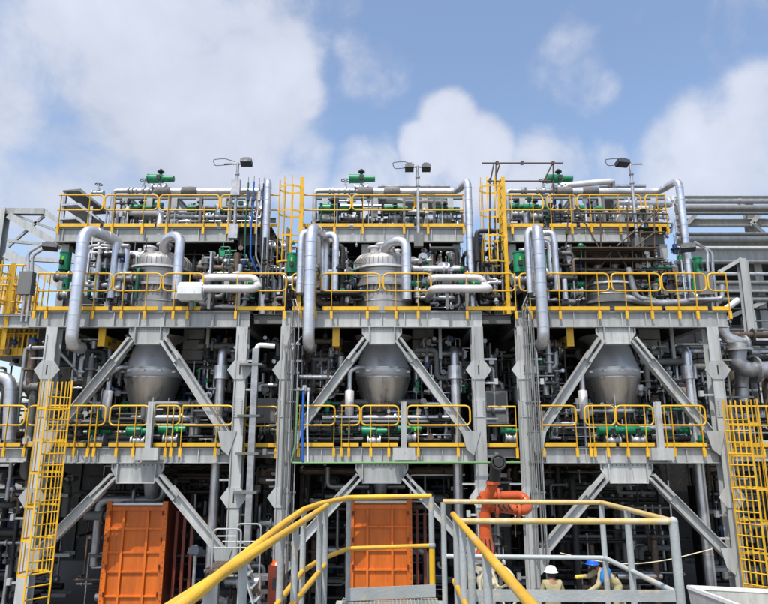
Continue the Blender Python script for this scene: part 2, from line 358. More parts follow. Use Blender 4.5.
# ------------------------------------------------------------------ guard rails
def rail_section(x0, x1, posts, zdeck, Y, hgt, label, rl, rr, cat='guard rail', down=.26, extra_posts=True):
    t = thing('guard_rail', label, cat, ((x0+x1)/2, Y, zdeck), 'yellow guard rails')
    zt = zdeck+hgt; zm = zdeck+hgt*.52; r = .024; m = MB(); rd = .15
    loop = []
    m.tube([(x0, Y, zm), (x0, Y, zt), (x1, Y, zt), (x1, Y, zm)], r, 8, rd if (rl or rr) else .03) if (rl and rr) else None
    if rl and rr:
        m = MB(); m.tube([((x0+x1)/2, Y, zt), (x0, Y, zt), (x0, Y, zm), (x1, Y, zm), (x1, Y, zt), ((x0+x1)/2, Y, zt)], r, 8, rd)
        m.build('rail_loop', 'yellow', t)
    elif rl: MB().tube([(x1, Y, zt), (x0, Y, zt), (x0, Y, zm), (x1, Y, zm)], r, 8, rd).build('rail_loop', 'yellow', t)
    elif rr: MB().tube([(x0, Y, zt), (x1, Y, zt), (x1, Y, zm), (x0, Y, zm)], r, 8, rd).build('rail_loop', 'yellow', t)
    else:
        MB().tube([(x0, Y, zt), (x1, Y, zt)], r, 8).build('top_rail', 'yellow', t); MB().tube([(x0, Y, zm), (x1, Y, zm)], r, 8).build('mid_rail', 'yellow', t)
    MB().mm(x0+.03, x1-.03, Y-.002, Y+.008, zdeck-.005, zdeck+.105).build('toe_plate', 'yellow', t)
    for p in posts:
        q = MB(); q.bar((p, Y-.035, zdeck-down), (p, Y-.035, zt-.005), .05, .014, UX)
        q.bar((p, Y+.0, zdeck-down), (p, Y+.0, zdeck-.03), .026, .06, UX)
        q.mm(p-.038, p+.038, Y-.056, Y-.044, zdeck-down-.01, zdeck-.04)
        q.build('post', 'yellow', t)
    return t
ORD = ['first', 'second', 'third', 'fourth', 'fifth', 'sixth', 'seventh', 'eighth', 'ninth', 'tenth', 'eleventh', 'twelfth', 'thirteenth', 'fourteenth', 'fifteenth', 'sixteenth']
def rails(rows, pref, zdeck, Y, hgt, ypx):
    for i, (a, b, posts, rl, rr) in enumerate(rows):
        f = lambda p: at(p, ypx, Y).x
        xa, xb = f(a), f(b); ps = [f(p) for p in posts]
        ends = 'round-ended' if rl and rr else ('half-rounded' if rl or rr else 'square-ended')
        rail_section(xa, xb, ps, zdeck, Y, hgt, f'{ends} yellow guard rail along the {pref} deck edge, {ORD[i]} section counting from the left', rl, rr)
rails([(37, 111.6, [38, 50, 96], 0, 1), (113.4, 160.6, [124.5, 147.6], 1, 1), (163, 203, [175.7, 189.8], 1, 1), (237, 286.6, [237.5, 286], 0, 1), (292.3, 318, [301.5, 316.5], 1, 0),
       (321.6, 380, [332, 367.6], 1, 1), (383.4, 431, [395.7, 417.7], 1, 1), (465, 515, [466, 514.5], 0, 1), (519.5, 541, [529, 538], 1, 0), (545.4, 608.8, [558, 597], 1, 1),
       (611.6, 660.4, [624, 649], 1, 1), (662, 706, [676, 694], 1, 1), (708.4, 727, [726], 1, 0)], 'upper', L2+.02, YF-.12, 1.08, 285)
rails([(-14, 25, [-2, 9], 1, 1), (28, 90, [29, 78], 1, 0), (91, 105.5, [92, 98], 0, 1), (110, 149, [120, 136.6], 1, 1), (154.6, 180, [168.3, 174], 1, 1), (182.5, 233, [183, 217.7], 0, 1), (298, 335, [300, 334.5], 0, 1),
       (341, 360, [342, 349.4], 0, 1), (361.4, 398.6, [371, 388.7], 1, 1), (407, 470, [417.6, 457], 1, 1), (532, 576, [541.4, 574.5], 0, 1),
       (584.7, 614.6, [588, 592, 605], 1, 1), (615.8, 653, [624.7, 643.8], 1, 1), (659.4, 705, [663.6, 670.7, 699.7], 1, 1)], 'middle', L1+.01, YF-.12, 1.10, 415)
rails([(58, 103, [61, 90], 0, 1), (104.4, 157.5, [114.8, 144.6], 1, 1), (159, 219, [168.6, 205], 1, 1), (220.8, 279, [229.7, 257], 1, 0), (303, 351, [313.3, 335], 0, 1),
       (352.5, 414.6, [363.2, 403.8], 1, 1), (416, 464, [427.5, 463], 1, 0), (504.7, 543, [511, 532.5], 0, 1), (547.4, 576, [550, 570], 1, 1), (577.8, 641, [589.6, 618], 1, 1),
       (645.6, 666, [657, 665], 1, 0)], 'top', L3, Y3-.12, 1.08, 206)
for (a, b, wh) in ((244, 277.4, 'left'), (484, 517, 'right')):
    rail_section(at(a, 415, YF).x, at(b, 415, YF).x, [at(a+.7, 415, YF).x, at(b-.7, 415, YF).x], L1, YF+.14, 1.1, f'short yellow guard rail closing the {wh} gap between modules at middle deck', 1, 1 if wh == 'left' else 0, down=.3)

# ------------------------------------------------------------------ caged ladders
def cage_ladder(x, y, z0, z1, face, label, cage0, w=.45, heavy=False, hoops=None, cr=.36):
    """face: unit vector on which the cage bulges"""
    t = thing('caged_ladder', label, 'ladder', (x, y, z0), 'yellow caged ladders')
    f = V(face).normalized(); s = f.cross(UZ).normalized(); o = V((x, y, 0))
    for k in (-1, 1):
        p = o+s*(k*w/2); MB().bar(p+UZ*z0, p+UZ*z1, .016, .085 if not heavy else .12, f).build('stile', 'yellow', t)
    z = z0+.2
    while z < z1-.9*(0 if heavy else .3):
        MB().cyl(o+s*(-w/2)+UZ*z, o+s*(w/2)+UZ*z, .017, n=8).build('rung', 'yellow', t); z += .29
    zz = cage0; n = 0
    def hp(a): return o+f*(.36+cr*math.sin(a))*1.0+s*(cr*math.cos(a))
    arc = [PI*i/10 for i in range(11)]
    pts = [o-s*(w/2)]+[hp(a) for a in reversed(arc)]+[o+s*(w/2)]
    pts = [o+s*(-w/2)]+[o+f*.3+s*(-cr)]+[o+f*(.3+.42*math.sin(a))+s*(-cr*math.cos(a)) for a in arc[1:-1]]+[o+f*.3+s*cr]+[o+s*(w/2)]
    while zz <= z1-.02:
        h = MB()
        for a, b in zip(pts[:-1], pts[1:]): h.bar(a+UZ*zz, b+UZ*zz, .008, .055, UZ)
        h.build('hoop', 'yellow', t); zz += .82; n += 1
    for i in ((1, 3, 5, 6, 7, 9, 11) if w < .55 else range(1, 12)):
        p = pts[i]; MB().bar(p+UZ*cage0, p+UZ*(z1), .035, .008, (p-o-f*.3) if (p-o-f*.3).length > .1 else s).build('cage_bar', 'yellow', t)
    return t
p = at(57, 415, YF-.95); cage_ladder(p.x, p.y, .1, 6.85, (-.78, .62, 0), 'yellow caged ladder climbing to the middle deck at the left end', 2.0, w=.6)
p = at(736, 415, YF-.9); cage_ladder(p.x, p.y, .1, 6.35, (.78, .62, 0), 'yellow caged ladder climbing to the middle deck at the right end', 1.6, w=.6, cr=.42)
for k, px in enumerate((301, 503)):
    p = at(px, 230, 18.6); cage_ladder(p.x, p.y, L2, L3+1.45, (-1, -.1, 0), f'yellow caged ladder from upper to top deck in the {("left", "right")[k]} gap between modules', L2+1.75, w=.42, heavy=True, cr=.34)

# ------------------------------------------------------------------ vessels
def zy(py, Y): return at(384, py, Y).z
YV = 19.1
def vessel(x, label, top=254):
    class MB(globals()['MB']):
        def build(s, name, m, parent=None):
            s.v = [(x+(p[0]-x)*1.13, YV+(p[1]-YV)*1.13, p[2]) for p in s.v]; return globals()['MB'].build(s, name, m, parent)
    t = thing('process_vessel', label, 'vessel', (x, YV, 4.9), 'stainless process vessels')
    zt = zy(top, YV); m1, m2 = ('vessel_w', 'vessel') if top < 260 else ('steel_d', 'vessel')  # right vessel: scaffold shade put into its darker grey
    c = (x, YV, 0)
    MB().lathe([(.82, zt-.62), (.82, zt-.36), (.79, zt-.27), (.68, zt-.15), (.45, zt-.05), (.2, zt), (.02, zt+.01)], c, 48).build('dome', m1, t)
    rb = MB()
    for k in range(40):
        a = 2*PI*k/40; p0 = V((x+.83*math.cos(a), YV+.83*math.sin(a), zt-.6)); p1 = V((x+.83*math.cos(a), YV+.83*math.sin(a), zt-.34)); p2 = V((x+.70*math.cos(a), YV+.70*math.sin(a), zt-.155))
        rb.tube([p0, p1, p2], .008, 5, .05)
    rb.build('rib_ring', m1, t)
    MB().lathe([(.84, zt-.66), (.9, zt-.66), (.9, zt-.60), (.84, zt-.60)], c, 48, smooth=False).build('flange', 'clad_w', t)
    MB().lathe([(.80, 8.95), (.80, zt-.67)], c, 48).build('shell', m1, t)
    for q in (.75, .95, 1.45, 1.7):
        if zt-q > 9: MB().lathe([(.803, zt-q-.015), (.812, zt-q-.012), (.812, zt-q+.012), (.803, zt-q+.015)], c, 48).build('seam_band', 'galv', t)
    MB().lathe([(.84, max(zt-1.24, 8.93)), (.92, max(zt-1.24, 8.93)), (.92, max(zt-1.16, 9.0)), (.84, max(zt-1.16, 9.0))], c, 48, smooth=False).build('flange', m1, t)
    for k in range(22 if top < 260 else 0):
        a = PI+PI*k/21+.05; xx, yy = x+.85*math.cos(a), YV+.85*math.sin(a)
        MB().prism([(-.0, 0), (.0, 0)], 0, 0) if 0 else None
        q = MB(); rot = Matrix.Rotation(a, 3, 'Z'); q.add([rot @ V(v_)+V((x, YV, zt-1.25)) for v_ in ((.80, -.012, 0), (.9, -.012, 0), (.80, -.012, -.3), (.80, .012, 0), (.9, .012, 0), (.80, .012, -.3))], [(0, 1, 2), (3, 5, 4), (0, 3, 4, 1), (1, 4, 5, 2), (0, 2, 5, 3)])
        q.build('support_lug', m1, t)
    for (dx, dy, r, h) in ((-.25, -.3, .12, .22), (.2, -.35, .09, .18), (.0, .1, .16, .35), (.42, .05, .07, .25)):
        z0 = zt-.12 if abs(dx) > .1 else zt-.02
        MB().cyl((x+dx, YV+dy, z0-.1), (x+dx, YV+dy, z0+h), r).flange((x+dx, YV+dy, z0+h), UZ, r*1.5).build('nozzle', 'clad_w', t)
    z1, z2, z3, z4 = zy(345, YV), zy(370, YV), zy(379, YV), zy(412, YV)
    MB().lathe([(.80, 8.4), (.8, 8.38), (.50, z1), (.50, z1-.02)], c, 48).build('neck', m1, t)
    MB().lathe([(.50, z1), (.52, z1-.05), (.735, z2)], c, 48).build('upper_cone', 'sky_sheen', t)
    MB().lathe([(.74, z2), (.745, z2-.02), (.745, z3), (.74, z3)], c, 48).build('shell', 'sky_sheen', t)
    MB().lathe([(.755, z3-.03), (.755, z3+.02)], c, 48, smooth=True).build('seam_band', m2, t)
    MB().lathe([(.757, z2-.015), (.757, z2+.02)], c, 48, smooth=True).build('seam_band', m2, t)
    MB().lathe([(.735, z3-.03), (.50, z4), (.34, z4-.25), (.2, z4-.5)], c, 48).build('lower_cone', m2, t)
    MB().cyl((x, YV, 4.2), (x, YV, z4-.4), .17).flange((x, YV, z4-.55), UZ, .3).flange((x, YV, 5.5), UZ, .3).build('outlet', m2, t)
    for k in range(5):
        a = PI*1.15+k*PI*.7/4; p = V((x+.748*math.cos(a), YV+.748*math.sin(a), z2-.1)); MB().box(p, (.1, .1, .06)).build('clip', 'clad_w', t)
vx = [at(158.5, 310, YV).x, at(383, 310, YV).x, at(606, 310, YV).x]
for mi in range(3): vessel(vx[mi], ['domed stainless vessel standing through the upper deck of the left module', 'domed stainless vessel standing through the upper deck of the middle module', 'stainless vessel behind scaffolding in the right module'][mi], 254 if mi < 2 else 270)

# ------------------------------------------------------------------ valves
def valve(p, axis, r, label, act='green', size=1.0, up=UZ, lev=0, act_axis=None, yl=False):
    """flanged valve on a pipe running along axis, with an actuator; up = stem direction"""
    p = V(p); axis = V(axis).normalized(); up = V(up).normalized(); s = size
    t = thing('control_valve', label, 'valve', p, 'actuated valves on the modules')
    MB().cyl(p-axis*.2*s, p+axis*.2*s, r*1.25, n=14).ball(p, r*1.6, 12).build('body', 'galv', t)
    for k in (-1, 1): MB().flange(p+axis*k*.2*s, axis, r*2, .04).build('flange', 'galv', t)
    if act == 'green_h':       # horizontal scotch-yoke actuator
        q = p+up*.32*s; ax = V(act_axis) if act_axis else axis
        MB().cyl(p, q, .04*s, n=8).mm(q.x-.07*s, q.x+.07*s, q.y-.07*s, q.y+.07*s, q.z-.12*s, q.z-.02*s).build('yoke', 'galv', t)
        b = MB().cyl(q-ax*.38*s, q+ax*.05*s, .14*s, n=18).cyl(q+ax*.05*s, q+ax*.42*s, .10*s, n=14).box(q, (.2*s, .2*s, .2*s)).build('actuator', 'green', t)
        MB().flange(q-ax*.38*s, ax, .155*s, .03).build('end_cap', 'green', b); MB().flange(q+ax*.42*s, ax, .095*s, .03).build('end_cap', 'green_d', b)
        MB().cyl(q+up*.1*s, q+up*.22*s, .05*s, n=10).cyl(q+up*.22*s, q+up*.25*s, .11*s, n=12).cyl(q+up*.25*s, q+up*.32*s, .045*s, n=8).build('position_indicator', 'dark', b)
        MB().box(q-UY*.16*s-UZ*.02, (.12*s, .09*s, .12*s)).build('positioner', 'black', t)
        if yl: MB().box(q-UY*.12*s+ax*.2*s, (.05*s, .02, .14*s)).build('name_plate', 'green_y', b)
    elif act == 'green_v':     # upright cylinder actuator
        q = p+up*.2*s
        MB().cyl(p, q, .05*s, n=8).box(p+up*.16*s, (.16*s, .16*s, .1*s)).build('yoke', 'green_d', t)
        b = MB().cyl(q, q+up*.52*s, .15*s, n=18).build('actuator', 'green', t)
        MB().flange(q+up*.52*s, up, .165*s, .04).build('end_cap', 'green', b); MB().flange(q, up, .165*s, .04).build('end_cap', 'green', b)
        MB().box(q+up*.2*s-UY*.19*s, (.1*s, .1*s, .13*s)).build('positioner', 'black', t)
        if yl: MB().box(q+up*.27*s-UY*.145*s, (.045*s, .02, .24*s)).build('name_plate', 'green_y', b)
    elif act == 'diaphragm':
        q = p+up*.42*s
        MB().cyl(p, q, .035*s, n=8).build('stem', 'galv', t)
        MB().lathe([(.05*s, -.08*s), (.17*s, -.03*s), (.19*s, 0), (.17*s, .03*s), (.05*s, .08*s)], q, 18).build('diaphragm', 'green', t)
    elif act == 'wheel':
        q = p+up*.34*s
        MB().cyl(p, q, .025*s, n=8).box(p+up*.15*s, (.09*s, .09*s, .1*s)).build('stem', 'galv', t)
        side = up.orthogonal().normalized(); s2 = up.cross(side)
        MB().tube([q+side*(.13*s*math.cos(a))+s2*(.13*s*math.sin(a)) for a in [2*PI*i/12 for i in range(12)]], .013*s, 6, .02, closed=True).bar(q-side*.13*s, q+side*.13*s, .015, .015).bar(q-s2*.13*s, q+s2*.13*s, .015, .015).build('handwheel', 'dark', t)
    return t

# ------------------------------------------------------------------ named pipes
def pipe(pts, r, mt, label, name='process_pipe', seams=.55, fil=None, flg=(), n=16, cat='pipe', group='pipes on the modules', sup=()):
    p0 = V(pts[0]); t = thing(name, label, cat, p0, group)
    MB().tube(pts, r, n, fil if fil else r*2.0, seams).build('pipe_run', mt, t)
    for (q, ax) in flg: MB().flange(q, ax, r*1.65, .06).build('flange', 'galv', t)
    for (q, l) in sup: MB().bar(V(q), V(q)-UZ*l, .08, .08).build('support', 'steel_d', t)
    return t
def aw(px, py, Y): return at(px, py, Y)
YP = 16.95
for mi in range(3):
    W = WHO[mi]
    # the big inverted U in front of the decks
    top = [(87, 224), (312, 222), (538, 222)][mi]; bot = [(69.5, 347), (308, 346), (543, 344)][mi]
    a = at(top[0], top[1], YP); b = at(bot[0], bot[1], YP); x = a.x*.5+at(bot[0], bot[1], YP).x*.5
    dx = [.5, .3, .2][mi]
    zt = a.z-.12
    pts = [(x-.02, YP+.0, b.z), (x, YP, zt), (x+dx, YP+1.3, zt), (x+dx, YP+1.3, L2+.6)]
    pts = [(x-.02*(mi == 0), YP+.6, b.z+.05)] + [(x-.02*(mi == 0), YP, b.z+.05)] + pts[1:]
    pipe(pts, .165, 'clad', f'fat silver pipe arching over in front of the {W} module', fil=.42, seams=.42, n=24, group='large silver arch pipes')
    # smaller arches beside
    arch = [[(117, 234, .10, 18.0, 1), (127.5, 243, .10, 18.2, 1), (138.5, 251, .075, 18.4, 1)],
            [(302, 229, .115, 17.3, -1), (336, 231, .10, 18.0, 1), (321, 247, .09, 18.3, -1), (342, 252, .07, 18.4, 1)],
            [(527, 226, .105, 17.3, -1), (553.5, 229, .095, 18.0, 1), (549, 238, .085, 18.2, 1)]][mi]
    for k, (px, py, r, Y, sd_) in enumerate(arch):
        a = at(px, py, Y); zb = L2+.5
        pts = [(a.x, Y, zb+.25*k), (a.x, Y, a.z-.1), (a.x-sd_*.42, Y+.12, a.z-.1), (a.x-sd_*.42, Y+.5, a.z-.9)]
        pipe(pts, r, 'clad', f'{("first slim", "second thin", "third narrow", "fourth short")[k]} silver pipe bending over beside the large arch of the {W} module, ', fil=r*2.4, seams=.5, group='small silver arch pipes')
    # pipe rising in front of vessel
    if mi < 2:
        px = [181, 406][mi]; a = at(px, 231 if mi == 0 else 236, 17.95); b = at(px, 282, 17.95)
        sx = -1
        pts = [(a.x, 17.95, zy(300, 17.95)), (a.x, 17.95, a.z-.12), (a.x-.62, 18.25, a.z-.12), (a.x-.66, 18.6, a.z-.75)]
        pipe(pts, .145, 'clad', f'silver elbow pipe rising in front of the vessel dome of the {W} module', fil=.32, seams=.36, n=20, group='vessel top pipes')
        MBq = a
    # top header and tall drop pipe
    px, pyt, pyb = [(268, 188, 305), (468, 187, 300), (679, 184, 290)][mi]
    Yd = 18.55; a = at(px, pyt, Yd); xa = at([160, 362, 560][mi], 190, 19.4).x; zh = at(px, pyt+4, Yd).z+.02
    sl = 0 if mi < 2 else .28
    x2 = a.x+sl
    zh = at([200, 400, 600][mi], 191.5, 19.4).z
    pipe([(xa, 19.4, zh), (a.x-.25, 19.4, zh), (a.x, Yd, zh+.05), (a.x, Yd, L2+.1)], .115, 'clad', f'silver top header pipe of the {W} module with a drop at its right end', fil=.28, seams=.42, n=20, group='top header pipes',
         sup=[((xa+q, 19.4, zh-.1), zh-L3-.1) for q in (.35, 1.4, 2.4)])
    xs = at([114, 315, 507][mi], 190, 19.4).x
    pipe([(xs, 19.4, L3+.02), (xs, 19.4, zh+.02), (xa-.05, 19.4, zh+.02)], .075, 'galv', f'thin pipe feeding the left end of the top header on the {W} module', fil=.12, seams=0, group='top header feed pipes',
         flg=[((xs+q, 19.4, zh+.02), UX) for q in (.5, .62, 1.0, 1.15)])
    t = thing('insulation_blanket', f'two dark padded jackets wrapped around the top header of the {W} module', 'pipe jacket', (xa+.2, 19.4, zh), 'insulation jackets')
    for q in (.12, 1.0): MB().lathe([(.12, -.27), (.155, -.22), (.165, 0), (.155, .22), (.12, .27)], (xa+q, 19.4, zh), 18, Matrix.Rotation(PI/2, 3, 'Y')).build('jacket', 'mesh', t)
    valve((xa-.02, 19.4, zh+.12), UX, .08, f'green actuated valve on top of the header of the {W} module', 'green_h', 1.05, UZ)
    valve((xa-.55, 19.4, zh+.02), UX, .06, f'small handwheel valve beside the green actuator above the {W} module', 'wheel', 1.1)
    # paired loop pipes to the right
    if mi < 2:
        xl = at([204, 433][mi], 282, 17.75).x; xr = at([254, 482][mi], 282, 17.75).x
        z1 = zy(276.5, 17.75); z2 = zy(289.5, 17.3)
        pipe([(xl-.05, 18.5, z1), (xl-.03, 17.9, z1), (xr, 17.9, z1), (xr+.12, 17.9, z1-.3), (xr+.12, 17.2, z2), (xr-.25, 17.2, z2), (xl-.05, 17.2, z2), (xl-.1, 17.8, z2), (xl-.1, 18.6, z2)], .11, 'clad_w', f'white insulated pipe doubling back on itself at the right of the {W} vessel', fil=.2, seams=0, n=20, group='white loop pipes',
             sup=[((xl+.35, 17.2, z2-.1), z2-.1-L2), ((xr-.45, 17.9, z1-.1), z1-L2-.1)])
# white box left of the left loop pipe
p = at(192, 292, 17.25); t = thing('insulated_box', 'white insulated box at the left end of the white loop pipe', 'box', p)
MB().lathe([(.27, -.34), (.285, -.3), (.285, .3), (.27, .34)], p, 8, Matrix.Rotation(PI/2, 3, 'Y') @ Matrix.Rotation(PI/8, 3, 'Z'), smooth=False).build('casing', 'white', t)
MB().flange(p+UX*.36, UX, .16, .06).build('flange', 'galv', t); MB().bar(p-UZ*.27, V((p.x, p.y+.06, L2+.02)), .1, .1).build('support', 'steel_d', t)

# green valves at the upper deck
GV = [(65, 262, 18.6, 'v', 1.05, 1, 'left of the large arch pipe of the left module'), (103, 262, 19.0, 'v', 1.1, 0, 'right behind the large arch pipe of the left module'), (119, 264, 19.3, 'v', .95, 0, 'between the two thin arch pipes of the left module'),
      (66, 285, 18.5, 'v', .7, 0, 'low beside the left end rail of the upper deck'), (292.5, 264, 18.2, 'v', 1.1, 1, 'left of the large arch pipe of the middle module'), (328, 262, 18.5, 'v', 1.0, 0, 'right of the large arch pipe of the middle module'),
      (338, 262, 19.2, 'v', .7, 0, 'small, behind the second middle arch pipe'), (519, 263, 18.0, 'v', 1.15, 1, 'left of the large arch pipe of the right module'), (551, 260, 18.3, 'v', .95, 0, 'right of the large arch pipe of the right module'),
      (698, 266, 18.4, 'v', .9, 0, 'beside the drop pipe at the upper deck\'s right end'), (696, 286, 18.2, 'v', .8, 0, 'low behind the right end rail of the upper deck')]
for (px, py, Y, k, s, yl, w) in GV:
    p = at(px, py, Y); valve(p-UZ*.45*s, UX, .09, f'upright green actuator {w}', 'green_v', s, UZ, yl=bool(yl))
GH = [(215, 271, 19.0, 1.25, 1, 'above the white loop pipe of the left module'), (236, 271, 19.6, .9, 0, 'farther right behind the left white loop pipe'), (450, 270, 18.9, 1.3, 1, 'above the white loop pipe of the middle module'),
      (243, 283, 18.4, .8, 1, 'between the two runs of the left white loop pipe'), (468, 283, 18.4, .8, 1, 'between the two runs of the middle white loop pipe'),
      (348, 283, 18.4, .5, 0, 'small and close to the left side of the middle vessel'),
      (333, 209, 19.9, 1.2, 0, 'behind the middle module top deck rail, left of its twin'), (350, 209, 20.2, 1.0, 0, 'behind the middle module top deck rail, right of its twin'),
      (141, 208, 20.1, .9, 0, 'behind the left module top deck rail, left of its twin'), (152, 205, 20.4, .9, 0, 'behind the left module top deck rail, right of its twin'),
      (516, 207, 20.2, .9, 0, 'behind the right module top deck rail, left of its twin'), (535, 208, 20.0, 1.0, 0, 'behind the right top deck rail, right of its twin'),
      (100, 431, 18.2, .8, 0, 'left of the left vent pot'), (300, 285, 18.4, .6, 0, 'low between the arch pipes of the middle module'), (420, 284, 18.5, .8, 0, 'right of the middle vessel behind the rail'), (575, 284, 18.3, .8, 0, 'left of the right vessel behind the rail'), (200, 209, 19.9, 1.0, 0, 'behind the top rail below the left lamp mast'), (230, 211, 20.1, .8, 0, 'behind the top rail near the left drop pipe'), (395, 209, 20.0, 1.0, 0, 'behind the top rail below the middle lamp mast'), (445, 210, 19.9, .9, 0, 'behind the top rail near the middle drop pipe'), (590, 209, 20.0, 1.0, 0, 'behind the top rail left of the right lamp mast'), (650, 209, 20.0, .9, 0, 'behind the top rail right of the right lamp mast'), (510, 431, 18.4, .7, 0, 'behind the middle deck rail of the right gap'), (690, 430, 18.3, .9, 0, 'near the right column behind the middle deck rail'),
      (140, 431, 17.85, .9, 0, 'below the left vessel, left of the stub post'), (172, 429, 17.85, .9, 1, 'below the left vessel, right of the stub post'), (374, 431, 17.85, .85, 0, 'below the middle vessel'), (409, 429, 17.85, .8, 1, 'half hidden by the stub post of the middle module'),
      (611, 430, 17.85, .95, 0, 'below the right vessel, left one'), (636, 430, 17.85, .9, 0, 'below the right vessel, right one')]
for (px, py, Y, s, yl, w) in GH:
    p = at(px, py, Y); valve(p-UZ*.32*s, UX, .09, f'lying green actuator {w}', 'green_h', s, UZ, yl=bool(yl))

# vertical pipes with a wide collar between middle and upper deck
for mi, (px, pxl) in enumerate(((222.5, 215), (454.5, 457), (686.5, 698))):
    Y = 18.2; a = at(px, 350, Y); x = a.x; zc0, zc1 = zy(379, Y), zy(366, Y)
    t = thing('collared_pipe', f'upright silver pipe with a wide collar near the right column of the {WHO[mi]} module', 'pipe', (x, Y, L1), 'collared upright pipes')
    MB().tube([(x, Y, .2), (x, Y, zc0)], .135, 18, .2, .6).build('lower_pipe', 'clad', t); MB().lathe([(.15, zc0), (.215, zc0), (.215, zc1), (.13, zc1)], (x, Y, 0), 20, smooth=False).build('collar', 'clad', t)
    MB().tube([(x, Y, zc1), (x, Y, zy(350, Y)), (x+.05, Y+.9, zy(346, Y))], .125, 16, .3).build('upper_pipe', 'clad', t)
    # silencer pots left of the vessel
    px = [107, 349.5, 583][mi]; Y = 18.2; a = at(px, 401, Y); z0, z1 = zy(418, Y), zy(391, Y)
    t = thing('vent_pot', f'pale upright vent pot with a bent pipe left of the {WHO[mi]} vessel cone', 'vent', (a.x, Y, L1), 'vent pots')
    MB().lathe([(.05, z0-.05), (.13, z0), (.13, z1), (.05, z1+.04)], (a.x, Y, 0), 16).build('pot', 'clad_w', t)
    dx = .28 if mi < 2 else .0
    if mi < 2: MB().tube([(a.x, Y, z1), (a.x, Y, zy(374 if mi == 0 else 371, Y)), (a.x+dx, Y+.1, zy(366, Y)), (a.x+dx+.3, Y+.5, zy(366, Y))], .075, 12, .12).build('vent_pipe', 'clad', t)
    else: MB().tube([(a.x, Y, z1), (a.x, Y, zy(374, Y))], .08, 12).ball((a.x, Y, zy(374, Y)), .08).build('vent_pipe', 'clad', t)
    MB().cyl((a.x, Y, L1), (a.x, Y, z0), .04).build('stem', 'galv', t)
    # yellow hoist beam end
    px = [104, 336.5, 568.5][mi]; a = at(px, 336, 17.85); z0, z1 = zy(346, 17.8), L2-.3
    t = thing('hoist_beam', f'yellow hoist beam end hanging below the upper deck of the {WHO[mi]} module', 'hoist beam', (a.x, 17.8, z0), 'yellow hoist beams')
    MB().ibar((a.x, 17.75, z0+.16), (a.x, 22, z0+.16), .14, .30, UZ).build('beam', 'yellow', t); MB().mm(a.x-.1, a.x+.1, 17.7, 17.745, z0-.02, z1-.14).build('end_stop', 'yellow', t)
    # grey and blue electrical cabinet behind
    px = [193.5, 424, 652][mi]; Y = 19.8; a = at(px, 352, Y); w = .36
    t = thing('panel_rack', f'grey cabinet over dark blue uprights, right of the vessel in the {WHO[mi]} module', 'cabinet', (a.x, Y, L1), 'cabinets on blue frames')
    for k in range(3): MB().mm(a.x-w, a.x+w-.05, Y, Y+.5, zy(360, Y)+.34*k, zy(360, Y)+.31+.34*k).build('drawer', 'steel', t)
    for k in (-1, 1): MB().bar((a.x+k*.3, Y+.3, L1), (a.x+k*.3, Y+.3, zy(361, Y)), .1, .1).build('upright', 'blue_d', t)
    MB().bar((a.x+.75, Y+.2, L1), (a.x+.75, Y+.2, L2-.3), .14, .14).build('upright', 'blue_d', t)
    MB().mm(a.x-.55, a.x+.95, Y-.1, Y+.6, zy(360, Y)-.12, zy(360, Y)-.03).build('shelf', 'steel_d', t)
    for k in range(6): MB().mm(a.x-.25, a.x+.25, Y+.25, Y+.35, L1+.25+k*.34, L1+.33+k*.34).build('rung', 'blue_d' if k % 2 else 'steel_d', t)
    # hanger
    a = at([208, 440, 672][mi], 340, 18.6); MB_ = MB().bar((a.x, 18.6, L2-.3), (a.x, 18.6, zy(359, 18.6)), .09, .09)
    o = MB_.build('hanger', 'steel', t)

# big grey boxes in the gaps
for k, (a0, a1, y0, y1) in enumerate(((257, 277, 398, 423), (486, 507, 391, 424))):
    Y = 18.7; a = at(a0, y1, Y); b = at(a1, y0, Y)
    t = thing('junction_cabinet', f'large plain grey cabinet on the walkway in the {("left", "right")[k]} gap between modules', 'cabinet', (a.x, Y, L1), 'gap cabinets')
    MB().mm(a.x, b.x, Y, Y+.6, a.z, b.z).build('casing', 'galv' if k else 'steel_d', t)
    MB().mm(a.x+.04, b.x-.04, Y-.02, Y-.002, a.z+.05, b.z-.05).build('door', 'steel_d', t)
    for q in (.05, .5): MB().mm(a.x+q, a.x+q+.05, Y+.1, Y+.15, L1, a.z).build('leg', 'dark', t)
# tall pipe stands in the gaps
for k, px in enumerate((256.5,)):
    Y = 17.2; a = at(px, 345, Y)
    t = thing('grey_riser', 'grey box-section riser with brackets standing in the left gap between modules', 'riser', (a.x, Y, 2.5))
    MB().bar((a.x, Y, 2.6), (a.x, Y, a.z-.1), .17, .17).build('upright', 'galv', t)
    MB().tube([(a.x, Y, a.z-.2), (a.x+.04, Y, a.z), (a.x+.5, Y+.1, a.z-.02)], .07, 10, .1).build('spout', 'white', t)
    for zz in (3.9, 4.9, 5.9, 7.3): MB().mm(a.x-.42, a.x+.2, Y-.1, Y+.5, zz, zz+.06).build('bracket', 'steel_d', t)

# conduits on the inner columns
for k, cxx in enumerate((CX[1]-HW, CX[2]-HW)):
    t = thing('conduit_bundle', f'bundle of cables and thin conduits fixed to the left column of the {WHO[k+1]} module', 'conduits', (cxx, YF-.3, 1), 'conduit bundles')
    random.seed(40+k)
    for j in range(7):
        x = cxx+.02+j*.055+random.uniform(-.01, .01); z0 = random.choice((1.2, 2.2, 3.6)); z1 = random.uniform(8.0, 9.4)
        MB().tube([(x, YF-.23-.02*(j % 2), z0), (x, YF-.23-.02*(j % 2), z1-.4), (x+random.uniform(-.25, .25), YF-.1, z1)], random.choice((.014, .018, .024)), 6, .08).build('conduit', random.choice(('galv', 'steel_d', 'steel_d', 'dark')), t)
    for j in range(9): MB().mm(cxx-.02, cxx+.4, YF-.21, YF-.19, 1.5+j*.8, 1.54+j*.8).build('clamp', 'galv', t)

